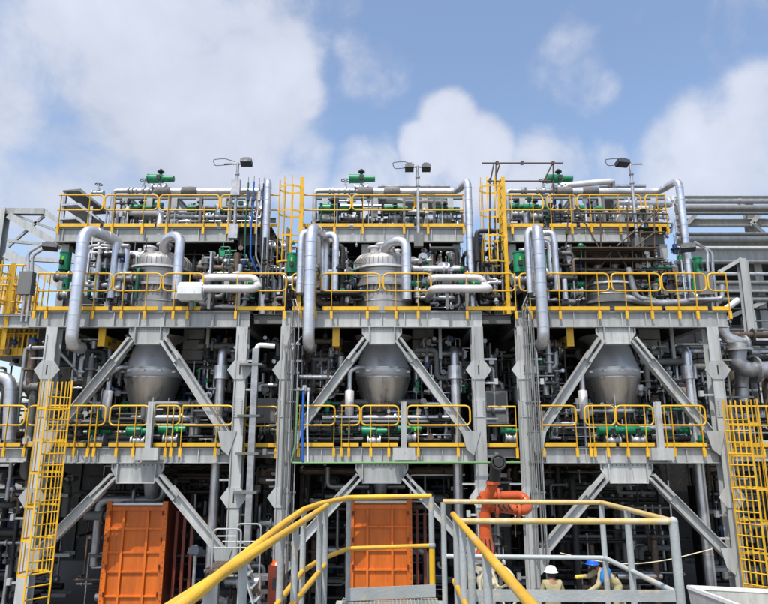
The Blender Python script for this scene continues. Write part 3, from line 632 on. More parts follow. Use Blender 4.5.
# coloured service hoses
for (px, m_, w) in ((298.5, 'rope', 'light green'), (304.5, 'blue', 'bright blue'), (309.5, 'white', 'white')):
    a = at(px, 389, YF-.35); b = at(px-1.5, 462, YF-.35)
    pts = [(a.x-.02, YF-.35, zy(389, YF-.35)), (a.x-.03, YF-.36, zy(425, YF-.35)), (b.x, YF-.35, zy(462, YF-.35))]
    if m_ == 'rope': pts = [(a.x, YF-.35, a.z), (a.x-.04, YF-.35, zy(445, YF)), (a.x-.14, YF-.35, zy(463, YF-.35)), (at(520, 463, YF-.35).x, YF-.35, zy(462.5, YF-.35))]
    t = thing('service_hose', f'{w} service pipe hanging past the middle deck left of the middle vessel', 'hose', pts[0], 'coloured service pipes')
    MB().tube(pts, .026 if m_ != 'blue' else .034, 8, .08).build('run', m_, t); MB().flange(pts[0], UZ, .05, .07).build('coupling', 'galv', t)
for (px, m_, w) in ((248.5, 'green_d', 'dark green'), (254.2, 'blue', 'blue'), (259.5, 'galv', 'grey'), (264, 'dark', 'black')):
    a = at(px, 181+random.uniform(0, 3), 18.8)
    t = thing('service_hose', f'{w} thin riser pipe standing above the right end of the left module', 'hose', a, 'coloured service pipes')
    MB().tube([a, (a.x, 18.8, a.z-.9), (a.x+.03, 18.8, L3+.9), (a.x-.02, 18.75, L3+.2), (a.x+.02, 18.7, L3-1.1), (a.x+.25, 18.8, L3-1.6)], .028, 8, .1).build('run', m_, t)
    MB().box((a.x+.02, 18.78, L3+.95), (.09, .09, .3)).build('valve_body', 'blue_d' if m_ != 'galv' else 'galv', t)
    MB().bar(a, a+UZ*.2, .012, .012).build('tip', 'dark', t)

# ------------------------------------------------------------------ lamp masts
def head(t, c, w=.42, rot=0):
    w *= .82
    r = Matrix.Rotation(rot, 3, 'Z') @ Matrix.Rotation(R(-18), 3, 'X')
    h = MB().box(c, (w, .26, .14), r).box(V(c)+UZ*.09, (w*.6, .18, .07), r).build('lamp_head', 'lamp', t)
    MB().box(V(c)-UZ*.075-UY*.01, (w*.85, .2, .015), r).build('lens', 'glass', h)
def lamp_mast(px, pyt, pyb, Y, label, two, boxy=False):
    a = at(px, pyt, Y); b = at(px, pyb, Y); x = a.x
    t = thing('lamp_mast', label, 'lamp post', (x, Y, b.z), 'flood lamp masts')
    MB().cyl((x, Y, b.z), (x, Y, a.z), .055, .045, 12).build('mast', 'galv', t)
    MB().bar((x-.45, Y, a.z-.03), (x+.4, Y, a.z-.03), .05, .05).build('cross_arm', 'galv', t)
    if two: head(t, V((x-.27, Y-.12, a.z-.12)), .34); head(t, V((x+.27, Y-.12, a.z-.12)), .34)
    elif boxy: head(t, V((x+.3, Y-.1, a.z-.03)), .44)
    else: head(t, V((x-.3, Y-.12, a.z-.06)), .5, R(12)); 
    lx = -1
    MB().tube([(x-.2, Y, a.z-.05), (x-.75, Y, a.z-.1), (x-.82, Y, a.z+.12), (x-.45, Y, a.z+.16), (x-.1, Y, a.z+.05)], .012, 6, .08).build('cable', 'dark', t)
    MB().mm(x-.14, x+.14, Y-.16, Y+.05, b.z-.25, b.z+.2).build('base_box', 'steel_d' if not boxy else 'galv', t)
    if boxy: MB().mm(x-.16, x+.12, Y-.1, Y+.1, a.z-1.15, a.z-.6).build('control_box', 'galv', t)
    for q in (.4, .7): MB().flange((x, Y, a.z-q), UZ, .075, .04).build('collar', 'galv', t)
lamp_mast(238, 163, 232, 18.75, 'flood lamp mast with a grey control box above the left module', False, True)
lamp_mast(417.5, 166, 240, 18.7, 'flood lamp mast with two dark lamps above the middle module', True)
lamp_mast(630, 163, 245, 18.7, 'flood lamp mast with one slanted lamp above the right module', False)
# bent lamp arms at left and right
for (p1, p2, p3, hd, w) in (((28, 272), (28, 253), (43, 244), (50, 247), 'left'), ((707.5, 265), (707.5, 250), (694, 242), (688, 248), 'right')):
    Y = 18.0; t = thing('bracket_lamp', f'flood lamp on twin bent grey tubes beside the {w} end of the upper deck', 'lamp', at(*p1, Y), 'flood lamps on bent tubes')
    for q in (0, .14): 
        A = [at(*p, Y)+V((q, .0, -q*.6)) for p in (p1, p2, p3)]; MB().tube([(A[0].x, Y, L2-.2), A[0], A[1], A[2]], .045, 10, .15).build('tube_arm', 'galv', t)
    head(t, at(*hd, Y), .5, R(20 if w == 'left' else -20))
    c = at(27 if w == 'left' else 704, 282, Y); MB().mm(c.x-.2, c.x+.2, Y-.12, Y+.1, c.z-.4, c.z+.3).build('control_box', 'steel_d', t)

# ------------------------------------------------------------------ top-deck equipment
for mi in range(3):
    random.seed(70+mi); W = WHO[mi]
    x0 = at([115, 313, 508][mi], 215, 20.5).x; x1 = at([262, 462, 664][mi], 215, 20.5).x
    t = thing('pipe_support_frame', f'pale steel posts and cross beams carrying pipes on the top deck of the {W} module', 'pipe support', ((x0+x1)/2, 20.6, L3), 'top deck pipe supports')
    zs = at(384, 197, 20.3).z
    for q in range(6):
        x = x0+(x1-x0)*(q+.5)/6
        for yy in (20.3, 23.2): MB().ibar((x, yy, L3+.01), (x, yy, zs-.08), .2, .2, UY).build('post', 'steel', t)
        if q % 2 == 0: MB().ibar((x, 20.3, zs+.0), (x, 23.3, zs), .14, .16, UZ).build('cross_beam', 'steel', t)
    MB().ibar((x0, 20.3, zs), (x1, 20.3, zs), .14, .16, UZ).build('cross_beam', 'steel', t); MB().ibar((x0, 23.2, zs+.2), (x1, 23.2, zs+.2), .14, .16, UZ).build('cross_beam', 'steel_d', t)
    t = thing('top_pipework', f'tangle of silver pipes and small valves behind the top rail of the {W} module', 'pipework', ((x0+x1)/2, 20.6, L3), 'top deck pipework')
    for q in range(76):
        y = random.uniform(19.7, 22.8); z = L3+random.choice((.18, .3, .45, .6, .75, .95, 1.15)); a = random.uniform(x0, x1-.5); b = min(x1, a+random.uniform(.4, 3.0)); r = random.choice((.03, .04, .05, .07, .1, .13))
        pts = [(a, y, z), (b, y, z)]
        if random.random() < .55: pts = [(a, y, L3+.02)]+pts
        if random.random() < .6: pts.append((b, y+random.uniform(-.3, .3), z+random.uniform(-.6, .5)))
        m = MB().tube(pts, r, 9, r*2)
        for s_ in range(random.randint(0, 2)):
            c = random.uniform(a, b); m.flange((c, y, z), UX, r*1.9, .05)
        m.build('pipe', random.choice(('clad', 'clad_w', 'galv', 'galv', 'steel', 'white', 'steel_d', 'dark')), t)
    for q in range(64):
        x = random.uniform(x0, x1); y = random.uniform(19.45, 21); h = random.uniform(.4, 1.2)
        MB().cyl((x, y, L3), (x, y, L3+h), random.choice((.015, .02, .035)), n=7).box((x, y, L3+h), (random.uniform(.06, .16), .1, random.uniform(.08, .22))).build('instrument', random.choice(('dark', 'black', 'galv', 'dark', 'blue_d', 'white', 'green_d')), t)
    # louvred box / cooler tray
    if mi:
        a = at([378, 600][mi-1], 186, 23.5); b = at([450, 645][mi-1], 186, 23.5)
        t = thing('louvred_roof', f'grey ribbed roof strip behind the top header of the {W} module', 'roof strip', (a.x, 23.5, L3))
        z = a.z
        for q in range(4): MB().mm(a.x, b.x, 23.4+q*.02, 25, z-.12*q-.06, z-.12*q+.03).build('louvre', 'galv', t)
        for q in (a.x+.1, b.x-.2): MB().mm(q, q+.1, 24, 24.1, L3, z-.42).build('leg', 'steel_d', t)
# slanted white roof over right module
a = at(560, 186, 23.0); b = at(613, 181, 23.0)
t = thing('white_pipe', 'pale pipe lying slightly sloped behind the top header of the right module', 'pipe', a)
MB().tube([a, b, b+V((.3, 1.5, 0))], .12, 12).build('run', 'clad_w', t); MB().bar(a, (a.x, a.y, L3), .1, .1).build('support', 'steel_d', t); MB().bar(b, (b.x, b.y, L3), .1, .1).build('support', 'steel_d', t)
# louvred unit at top left
t = thing('louvred_unit', 'grey slanted louvre unit in a frame at the left corner of the top deck', 'louvre', at(80, 210, 19.5))
Y = 19.6; A = at(66, 190, Y); B = at(82, 187, Y); 
xA = A.x; zt = A.z-.05
for (x, y) in ((xA, Y), (xA, Y+2.0), (xA+.95, Y), (xA+.95, Y+2)): MB().bar((x, y, L3), (x, y, zt if x == xA else zt-.55), .09, .09).build('frame_post', 'galv', t)
for q in range(3):
    z = zt-q*.5; MB().add([(xA-.05, Y-.1, z), (xA+.55, Y-.1, z+.06), (xA+1.25, Y-.1, z-.5), (xA+1.25, Y-.1, z-.56), (xA+.5, Y-.1, z-.02), (xA-.05, Y-.1, z-.05)]+[(xA-.05, Y+2.1, z), (xA+.55, Y+2.1, z+.06), (xA+1.25, Y+2.1, z-.5), (xA+1.25, Y+2.1, z-.56), (xA+.5, Y+2.1, z-.02), (xA-.05, Y+2.1, z-.05)],
         [(0, 1, 2, 3, 4, 5), (11, 10, 9, 8, 7, 6)]+[(i, i+6, (i+1) % 6+6, (i+1) % 6) for i in range(6)]).build('louvre', 'galv' if q else 'steel_d', t)
valve(at(98, 193, 19.6), UX, .05, 'small instrument valve beside the slanted louvre unit', 'wheel', .9)

# ------------------------------------------------------------------ scaffolding on the right module
t = thing('scaffold', 'dark scaffold tubes standing over and across the right module', 'scaffold', at(492, 230, 18.9))
def sc(a, b, Y, Y2=None): p, q = at(*a, Y), at(*b, Y2 or Y); MB().cyl(p, q, .024, n=8).build('scaffold_tube', 'scaf', t)
for a, b, Y in (((482, 163), (563, 163), 19.2), ((487, 181), (551, 181), 18.9), ((490, 178), (489, 300), 18.9), ((496, 162), (494, 300), 19.2), ((494, 163), (490, 182), 19.05), ((553, 162), (554, 230), 19.2), ((552, 164), (543, 183), 19.0),
                ((493, 185), (500, 163), 19.1), ((575, 213), (668, 214), 18.6), ((575, 233), (664, 232), 18.6), ((617, 246), (664, 205), 18.5), ((566, 246), (569, 205), 18.6), ((566, 246), (566, 300), 18.6), ((600, 250), (575, 205), 18.4),
                ((640, 232), (641, 262), 18.5), ((654, 205), (655, 300), 18.5), ((570, 262), (664, 258), 18.5), ((655, 232), (615, 262), 18.45), ((486, 262), (500, 300), 19.0), ((572, 270), (664, 270), 18.2), ((572, 283), (664, 282), 18.3), ((585, 246), (586, 300), 18.2), ((610, 246), (611, 300), 18.3), ((632, 246), (633, 300), 18.2), ((578, 300), (612, 250), 18.25), ((645, 298), (618, 252), 18.25), ((572, 222), (667, 223), 18.65), ((600, 213), (601, 250), 18.55), ((627, 205), (628, 250), 18.6), ((555, 262), (545, 245), 18.5)): sc(a, b, Y)
for (px, py) in ((497, 163), (522, 163), (553, 163), (490, 181), (545, 181), (641, 232), (655, 232), (655, 214), (568, 213), (567, 233)): MB().box(at(px, py, 18.95 if px < 560 else 18.55), (.09, .1, .1)).build('coupler', 'scaf', t)
for z_, w_ in ((251, 1.2), (262, .9), (276, .6)):
    for k in range(4): a_, b_ = at(572, z_, 18.15+k*.24), at(655, z_-1, 18.15+k*.24); a_.z = b_.z = at(600, z_, 18.4).z; MB().bar(a_, b_, .22, .045, UZ).build('plank', 'scaf', t)

# ------------------------------------------------------------------ interior pipework
def clutter(name, label, x0, x1, y0, y1, z0, z1, n, seed, cols, grp, rmax=.13, big=0, instr=20, lam=1.0):
    random.seed(seed); t = thing(name, label, 'pipework', ((x0+x1)/2, (y0+y1)/2, z0), grp)
    U = random.uniform
    for k in range(n):
        p = V((U(x0, x1), y0+(y1-y0)*random.random()**1.5, U(z0+.15, z1-.1))); pts = [p]; r = random.choice((.025, .03, .04, .05, .06, .08, .1, rmax))
        ax = random.choice('xxzzy')
        for j in range(random.randint(1, 4)):
            q = pts[-1].copy()
            if ax == 'x': q.x = U(x0, x1)
            elif ax == 'z': q.z = U(z0+.05, z1-.05)
            else: q.y = min(y1, max(y0, q.y+U(-.9, .9)))
            if (q-pts[-1]).length < r*3: continue
            pts.append(q); ax = random.choice([c for c in 'xzy' if c != ax])
        if len(pts) < 2: continue
        m = MB().tube(pts, r, 8, r*2)
        for j in range(random.randint(0, 2)):
            a, b = random.choice(list(zip(pts[:-1], pts[1:]))); m.flange(a.lerp(b, U(.2, .8)), b-a, r*1.8, .05)
        m.build('pipe', random.choice(cols), t)
    for k in range(instr):
        p = V((U(x0, x1), U(y0, y0+(y1-y0)*.6), U(z0+.1, z1-.1))); s = U(.05, .16)
        m = MB(); c = random.random()
        if c < .35: m.box(p, (s, s*.7, s*1.3))
        elif c < .6: m.cyl(p, p+UY*.04, s*.6, n=12)
        elif c < .85: m.cyl(p-UZ*s, p+UZ*s, s*.5, n=10).flange(p, UZ, s*.9, .03)
        else: m.ball(p, s*.6)
        m.bar(p, p+random.choice((UZ, -UZ, UX))*U(.2, .5), .02, .02)
        m.build('instrument', random.choice(('white', 'galv', 'dark', 'steel_d', 'galv', 'black', 'brown', 'galv', 'dark', 'steel', 'blue_d', 'green')), t)
    for k in range(big):
        p = V((U(x0, x1), U((y0+y1)/2, y1), z0)); w = U(.25, .6); h = U(.5, .9)*(z1-z0)
        MB().mm(p.x-w/2, p.x+w/2, p.y, p.y+.5, z0+.01, z0+h).build('dark_filler_box', random.choice(('steel_d', 'dark', 'dark', 'blue_d')), t)  # dark boxes added to close off the bright view through the modules
    for k in range(4):
        z = U(z0+.3, z1-.2); y = U(y0+1, y1); m = MB(); m.mm(x0, x1, y, y+.02, z, z+.1); m.mm(x0, x1, y+.35, y+.37, z, z+.1); m.mm(x0, x1, y+.02, y+.35, z, z+.012); m.build('cable_tray', random.choice(('galv', 'steel_d')), t)
    return t
DK = ('dark', 'dark', 'dark', 'steel_d', 'dark', 'black', 'galv', 'brown'); MD = ('galv', 'clad', 'steel_d', 'dark', 'dark', 'steel_d', 'brown', 'galv', 'dark')  # DK: near-black mix puts the interior shade into the pipe colours
for mi, cx in enumerate(CX):
    W = WHO[mi]; a, b = cx-HW+.2, cx+HW-.2
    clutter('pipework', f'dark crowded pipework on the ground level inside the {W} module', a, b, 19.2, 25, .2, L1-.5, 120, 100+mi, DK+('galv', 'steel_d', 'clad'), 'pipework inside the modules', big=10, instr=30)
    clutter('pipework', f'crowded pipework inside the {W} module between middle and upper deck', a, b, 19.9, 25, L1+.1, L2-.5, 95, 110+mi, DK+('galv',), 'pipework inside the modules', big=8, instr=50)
    clutter('front_pipework', f'small pipes and gauges close behind the middle deck rail on the {W} module', a, b, 17.95, 19.6, L1+.05, L1+1.35, 52, 120+mi, MD+('green_d',), 'pipework behind the rails', rmax=.08, instr=60)
    clutter('front_pipework', f'small pipes and gauges below the upper deck on the left side of the {W} module', a, a+1.3, 18.1, 19.8, L1+1.4, L2-.5, 36, 130+mi, MD, 'pipework behind the rails', rmax=.09, instr=45)
    clutter('front_pipework', f'small pipes and gauges right of the vessel cone of the {W} module', b-1.5, b, 18.6, 19.8, L1+1.4, L2-.5, 30, 135+mi, MD, 'pipework behind the rails', rmax=.08, instr=36)
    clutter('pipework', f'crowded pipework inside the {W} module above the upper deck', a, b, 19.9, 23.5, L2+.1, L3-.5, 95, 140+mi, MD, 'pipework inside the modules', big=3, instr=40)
    clutter('front_pipework', f'small pipes and gauges behind the upper deck rail left of the {W} vessel', a, cx-.6, 18.0, 19.9, L2+.05, L2+2.3, 52, 150+mi, MD+('clad', 'green_d'), 'pipework behind the rails', rmax=.08, instr=55)
    clutter('front_pipework', f'small pipes and gauges behind the upper deck rail right of the {W} vessel', cx+.9, b+.1, 18.2, 19.9, L2+.05, L2+2.3, 54, 160+mi, MD+('clad', 'green_d'), 'pipework behind the rails', rmax=.08, instr=60)
for gi, (xa, xb) in enumerate(((CX[0]+HW+.2, CX[1]-HW-.2), (CX[1]+HW+.2, CX[2]-HW-.2))):
    w = ('left', 'right')[gi]
    for li, (z0, z1, s) in enumerate(((.2, L1-.4, 'on the ground'), (L1+.1, L2-.4, 'over the middle walkway'), (L2+.1, L3-.2, 'over the upper walkway'))):
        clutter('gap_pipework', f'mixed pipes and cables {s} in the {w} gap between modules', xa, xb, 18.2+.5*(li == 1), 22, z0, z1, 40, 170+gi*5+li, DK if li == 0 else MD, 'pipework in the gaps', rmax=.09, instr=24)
# scattered pipework left and right of the modules
clutter('side_pipework', 'pipes and cable trays left of the left module near the middle deck', -12.5, -9.8, 18.0, 21, 3.2, 8.3, 60, 200, MD, 'pipework beside the modules', instr=40)
clutter('side_pipework', 'dark pipes at ground level left of the left module', -13.5, -9.9, 19, 22, .2, 4.4, 60, 201, DK, 'pipework beside the modules', instr=30, big=2)
clutter('side_pipework', 'pipes and supports right of the right module near the middle deck', 9.9, 13.5, 19, 22, 5.0, 8.6, 50, 202, MD, 'pipework beside the modules', instr=30)
clutter('side_pipework', 'dark pipes at ground level right of the right module', 9.9, 14.5, 19, 22, .2, 4.9, 60, 203, DK, 'pipework beside the modules', instr=24, big=2)
# added dark block behind, keeping bright sky from showing through the modules
t = thing('rear_backdrop', 'added dark building standing close behind the three modules', 'backdrop', (0, 29.5, 0))
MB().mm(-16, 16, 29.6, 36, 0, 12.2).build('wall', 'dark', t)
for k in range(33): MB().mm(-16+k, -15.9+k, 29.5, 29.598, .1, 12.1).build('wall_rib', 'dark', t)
for (px, py, w, h, m_) in ((325, 375, .9, 1.3, 'tan'), (214, 392, 1.5, .9, 'tan'), (645, 388, 1.0, 1.4, 'beige'), (676, 378, 1.0, 1.2, 'beige')):
    p = at(px, py, 22.5); t = thing('cladding_sheet', f'tan sheet panel glimpsed through the pipes at {"the left module" if px == 214 else "the middle module" if px == 325 else "the right module, nearer its vessel" if px == 645 else "the right module, nearer its column"}', 'panel', p)
    MB().mm(p.x-w/2, p.x+w/2, 22.5, 22.56, p.z-h/2, p.z+h/2).build('sheet', m_, t); MB().bar((p.x, 22.6, L1), (p.x, 22.6, p.z+h/2), .08, .06).build('post', 'steel_d', t)

# ------------------------------------------------------------------ orange enclosures
for k, (pl, pr, pt, w) in enumerate(((108, 167.5, 505, 'left'), (350, 411, 503, 'middle'))):
    Y = 18.15; a = at(pl, pt, Y); b = at(pr, pt, Y); z = a.z; x0, x1 = a.x, b.x
    t = thing('orange_container', f'tall orange ribbed steel container standing under the {w} vessel', 'container', ((x0+x1)/2, Y, .1), 'orange containers')
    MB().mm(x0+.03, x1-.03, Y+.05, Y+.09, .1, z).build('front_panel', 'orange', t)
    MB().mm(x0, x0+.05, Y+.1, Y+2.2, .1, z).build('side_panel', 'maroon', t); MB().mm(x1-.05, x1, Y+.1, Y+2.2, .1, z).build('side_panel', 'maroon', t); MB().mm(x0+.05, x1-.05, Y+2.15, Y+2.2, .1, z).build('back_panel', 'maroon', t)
    for x in (x0+.05, x1-.05): MB().mm(x-.07, x+.07, Y-.03, Y+.05, .1, z+.1).build('corner_post', 'orange', t)
    zz = z-.1; j = 0
    while zz > .3:
        MB().mm(x0+.121, x1-.121, Y-.0, Y+.05, zz-.05, zz+.05 if j == 0 else zz-.0).build('rail', 'orange', t); zz -= .62 if j % 2 else .50; j += 1
    for q in (.29, .69): x = x0+(x1-x0)*q; MB().mm(x-.03, x+.03, Y-.02, Y+.05, .1, z-.15).build('rib', 'orange', t)
    for q in range(5):
        zz = .5+q*.7
        for xx in (x0+.1, x1-.1): MB().cyl((xx, Y-.055, zz-.06), (xx, Y-.055, zz+.06), .022, n=8).build('hinge', 'maroon', t)
    b_ = MB()
    for q in range(24):
        for xx in (x0+.02, x1-.02): b_.cyl((xx, Y-.04, .2+q*.14), (xx, Y-.03, .2+q*.14), .012, n=6)
    b_.build('rivets', 'maroon', t)
    MB().mm(x0+.13, x1-.13, Y-.02, Y+.12, z+.0, z+.06).build('top_lip', 'white', t)
    for q in range(3): MB().bar((x1+.18+.22*q, Y+.4, .1), (x1+.18+.22*q, Y+.4, z-.2-.1*q), .08, .08).build('side_rib', 'maroon', t)
    MB().cyl(((x0+x1)/2, YV, z+.1), ((x0+x1)/2, YV, z+1.0), .16, .3, 16).build('filling_sock', 'galv', t)

# ------------------------------------------------------------------ left-hand and right-hand surroundings
t = thing('left_steel_rack', 'tall grey steel bent with crossed bracing behind the left end of the modules', 'steel frame', at(6, 330, 30))
Y = 30
def stl(a, b, w=.35, Y=30, m_='steel', nm='member'): p, q = at(*a, Y), at(*b, Y); MB().ibar(p, q, w, w, UY, .03).build(nm, m_, t)
p = at(3, 209, Y); MB().ibar((p.x, Y, 0), (p.x, Y, p.z), .55, .5, UY, .04).build('column', 'steel', t)
p = at(-40, 209, Y); MB().ibar((p.x, Y, 0), (p.x, Y, p.z), .55, .5, UY, .04).build('column', 'steel', t)
stl((-60, 211), (46, 212), .3); stl((45, 212), (62, 224), .25); stl((10, 216), (60, 246), .35); stl((44, 216), (8, 247), .12); stl((8, 241), (60, 246), .14); stl((15, 215), (60, 232), .12); stl((8, 254), (80, 296), .45); stl((5, 258), (80, 262), .2); stl((-40, 250), (3, 216), .2); stl((-40, 260), (80, 330), .3)
for (px) in (62, 85): p = at(px, 300, 31.5); MB().ibar((p.x, 31.5, 0), (p.x, 31.5, at(px, 262, 31.5).z), .4, .4, UY).build('column', 'steel', t)
# left yellow upper platform with ladder
t = thing('side_platform', 'small yellow-railed platform beyond the left end of the upper deck', 'platform', at(15, 340, 19.0))
z = zy(352, 18.6); pl, pr = at(-20, 350, 18.6).x, at(37, 350, 18.6).x
MB().mm(pl, pr, 18.6, 20.4, z-.12, z).build('deck_floor', 'steel', t); MB().mm(pl, pr, 18.56, 18.59, z-.12, z+.12).build('toe_plate', 'yellow', t)
for k in range(13): x = pl+(pr-pl)*k/12; MB().bar((x, 18.55, z-.1), (x, 18.55, z+(2.0 if k % 3 else 2.4)), .045, .012).build('post', 'yellow', t)
for q in (.55, 1.1, 1.9): MB().tube([(pl, 18.52, z+q), (pr, 18.52, z+q)], .024, 8).build('rail', 'yellow', t)
p = at(8, 300, 18.2); cage_ladder(p.x, 18.2, z, L2+1.6, (-.8, -.6, 0), 'yellow caged ladder beyond the left end of the upper deck', z+.6, w=.42, heavy=True)
for k, (xp, Yq) in enumerate(((20, 19.2), (33, 19.6))):
    p = at(xp, 300, Yq); cage_ladder(p.x, Yq, z, L2+1.3-.3*k, (-.6, -.8, 0) if k else (.7, -.7, 0), ('yellow caged ladder second from the far left edge, beyond the upper deck', 'yellow caged ladder just left of the left column, behind the side platform')[k], z+.5, w=.4, cr=.3)
for k, (zz_, lab_) in enumerate(((L2-.9, 'lower of two yellow guard rails stacked at the far left of the upper deck'), (L2+.9, 'upper of two yellow guard rails stacked at the far left of the upper deck'))):
    rail_section(at(-14, 290, 19).x, at(24-8*k, 290, 19).x, [at(q, 290, 19).x for q in (-8, 0, 8, 15)], zz_, 19.0+.3*k, 1.0, lab_, 0, 0)
# upper left low rail section
rail_section(at(-14, 290, 18.3).x, at(36, 290, 18.3).x, [at(q, 290, 18.3).x for q in (-10, 3, 17, 31)], L2-.1, 18.3, 1.08, 'yellow guard rail reaching out past the left end of the upper deck', 0, 0)
for (x0p, x1p, py, Yb, w) in ((-14, 27, 455, YF, 'middle'), (-14, 40, 322, YF+.6, 'upper')):
    a = at(x0p, py, Yb); b = at(x1p, py, Yb); t = thing('side_beam', f'pale steel beam carrying the {w} deck out past the left column', 'beam', a)
    MB().ibar(a, b, .26, .38, UZ).build('beam', 'steel', t); MB().mm(a.x-6, b.x, Yb-.1, Yb+11, a.z+.2, a.z+.23).build('deck_floor', 'deck', t)  # floor extended sideways and back, added to shade the ground at left
for (x0p, x1p, py, Yb) in ((722, 800, 455, YF+.1), ):
    a = at(x0p, py, Yb); b = at(x1p, py, Yb); t = thing('side_beam', 'pale steel beam carrying the middle deck out past the right column', 'beam', a)
    MB().ibar(a, b, .26, .34, UZ).build('beam', 'steel', t); MB().mm(a.x, b.x+6, Yb-.1, Yb+11, a.z+.18, a.z+.21).build('deck_floor', 'deck', t)  # floor stretched past the beam, added to shade the ground at right
rail_section(at(727, 415, YF).x, at(800, 415, YF).x, [at(q, 415, YF).x for q in (728, 746, 757, 765, 780)], L1, YF-.05, 1.1, 'yellow guard rail beyond the right end of the middle deck, partly behind the ladder cage', 0, 0)
pipe([at(-20, 377, 18.0), at(11, 377, 18.0), at(9, 440, 18.0)], .17, 'clad', 'silver pipe bending down behind the left end of the middle deck rail', fil=.35, seams=.5)
pipe([at(60, 352, 18.6), at(95, 390, 18.6), at(96, 430, 18.6)], .06, 'galv', 'thin grey pipe angling down left of the left module brace', seams=0)
# blue drum
p = at(32.5, 345, 18.4); t = thing('blue_drum', 'small bright blue drum on the platform left of the left column', 'drum', p); MB().lathe([(.1, -.2), (.13, -.17), (.13, .17), (.1, .2)], p, 14).build('drum', 'blue', t); MB().flange(p+UZ*.2, UZ, .06, .04).build('cap', 'dark', t)

# right-hand pipe rack, farther away
t = thing('pipe_rack', 'long grey pipe rack with many horizontal pipes behind the right end of the modules', 'pipe rack', at(740, 330, 34))
def hr(py, r, Y, m_, x0=676, x1=840):
    a = at(x0, py, Y); b = at(x1, py, Y); b.z = a.z; MB().tube([a, b], r, 12, .2, 0).build('pipe', m_, t)
for py, r, Y, m_ in ((201.5, .14, 33, 'galv'), (209, .24, 34, 'steel_d'), (213.5, .10, 33, 'steel_d'), (234, .10, 33, 'steel_d'), (239, .16, 34, 'steel'), (248, .10, 33, 'steel'), (262, .12, 33, 'steel_d'), (274, .10, 33, 'galv'), (283, .14, 33, 'steel_d'), (300, .14, 33, 'steel_d')): hr(py, r, Y, m_)
def hb(py, h, Y, m_, x0=676, x1=840):
    a = at(x0, py, Y); b = at(x1, py, Y); b.z = a.z; MB().ibar(a, b, .35, h, UZ, .03).build('beam', m_, t)
hb(199, .3, 35, 'steel'); hb(223, .42, 35, 'steel'); hb(243, .45, 34.4, 'steel'); hb(255, .7, 34.6, 'steel'); hb(238, .25, 35, 'steel_d'); hb(288, .55, 34.6, 'steel'); hb(330, .5, 36, 'steel_d'); hb(365, .5, 36, 'steel')
for px in (690, 760, 830): p = at(px, 300, 35.5); MB().ibar((p.x, 35.5, 0), (p.x, 35.5, at(px, 199, 35.5).z), .45, .45, UY).build('column', 'steel', t)
for a, b in (((681, 230), (698, 212)), ((752, 223), (768, 205)), ((752, 223), (770, 240)), ((738, 199), (745, 212)), ((686, 213), (672, 200)), ((700, 330), (768, 300)), ((768, 360), (720, 330))):
    p, q = at(*a, 34.7), at(*b, 34.7); MB().ibar(p, q, .22, .2, UY).build('brace', 'steel', t)
for py in (262, 300, 335): a = at(674, py, 36); MB().mm(a.x, a.x+14, 34.8, 46, a.z-.1, a.z).build('sky_block_floor', 'steel_d', t)  # floors added so bright sky doesn't show through the rack
for q in range(14): MB().mm(17.4+q*1.0, 18.3+q*1.0, 46.1, 46.5, 0, at(600, 262, 46).z).build('sky_block_panel', 'steel_d', t)  # added panels shutting out the sky behind the rack
t2 = clutter('pipe_rack_pipework', 'pipes and fittings filling the lower half of the far pipe rack at right', 17.2, 26, 30, 34, 3, 12.4, 95, 210, MD, None, rmax=.22, instr=40)
t = thing('stair_stringer', 'slanted pale steel stringer standing in front of the far pipe rack', 'steel member', at(745, 300, 24))
a, b = at(741, 259, 24), at(754, 372, 24); MB().ibar(a, b, .26, .26, UY).build('stringer', 'steel', t); MB().ibar(a+V((.35, .3, 0)), b+V((.35, .3, 0)), .1, .2, UY).build('stringer', 'steel', t); MB().ibar(a, at(719, 272, 24), .14, .12, UY).build('brace', 'steel', t); MB().ibar(V((b.x, 24, b.z)), (b.x, 24, 0), .26, .26, UY).build('leg', 'steel', t)
pipe([at(738, 300, 20), at(716, 316, 20)], .10, 'white', 'short pale pipe slanting across right of the upper deck', seams=0)
pipe([at(722, 323, 19.0), at(724, 337, 19.0), at(744, 344, 19.0), at(752, 344, 20.5)], .17, 'galv', 'slim silver-grey elbow pipe beyond the right end of the upper deck', fil=.3, seams=0, flg=[(at(744, 344, 19.0), UX)])
pipe([at(738, 344, 18.8), at(737, 364, 18.8), at(748, 370, 18.8), at(800, 370, 18.8)], .25, 'galv', 'thick dark grey elbow pipe turning right beyond the right column', fil=.45, seams=0, flg=[(at(755, 370, 18.8), UX), (at(738, 350, 18.8), UZ)])
p = at(752, 378, 18.8)
pipe([at(741, 366, 19.6), at(742, 402, 19.6)], .2, 'galv', 'dark conical pipe below the thick elbow at right', seams=0)
pipe([at(625, 298, 18.3), at(660, 304, 18.2), at(720, 300, 18.2)], .12, 'galv', 'large dull grey pipe lying low behind the upper deck rail of the right module', seams=.8, fil=.3)
pipe([at(688, 300, 17.9), at(722, 299, 17.9), at(722, 285, 17.9)], .06, 'galv', 'pale pipe with an upturned end at the right end of the upper deck', seams=0)
pipe([at(628, 268, 18.2), at(636, 298, 18.2), at(655, 301, 18.2)], .09, 'galv', 'silver elbow pipe running low right of the right vessel', seams=.5)

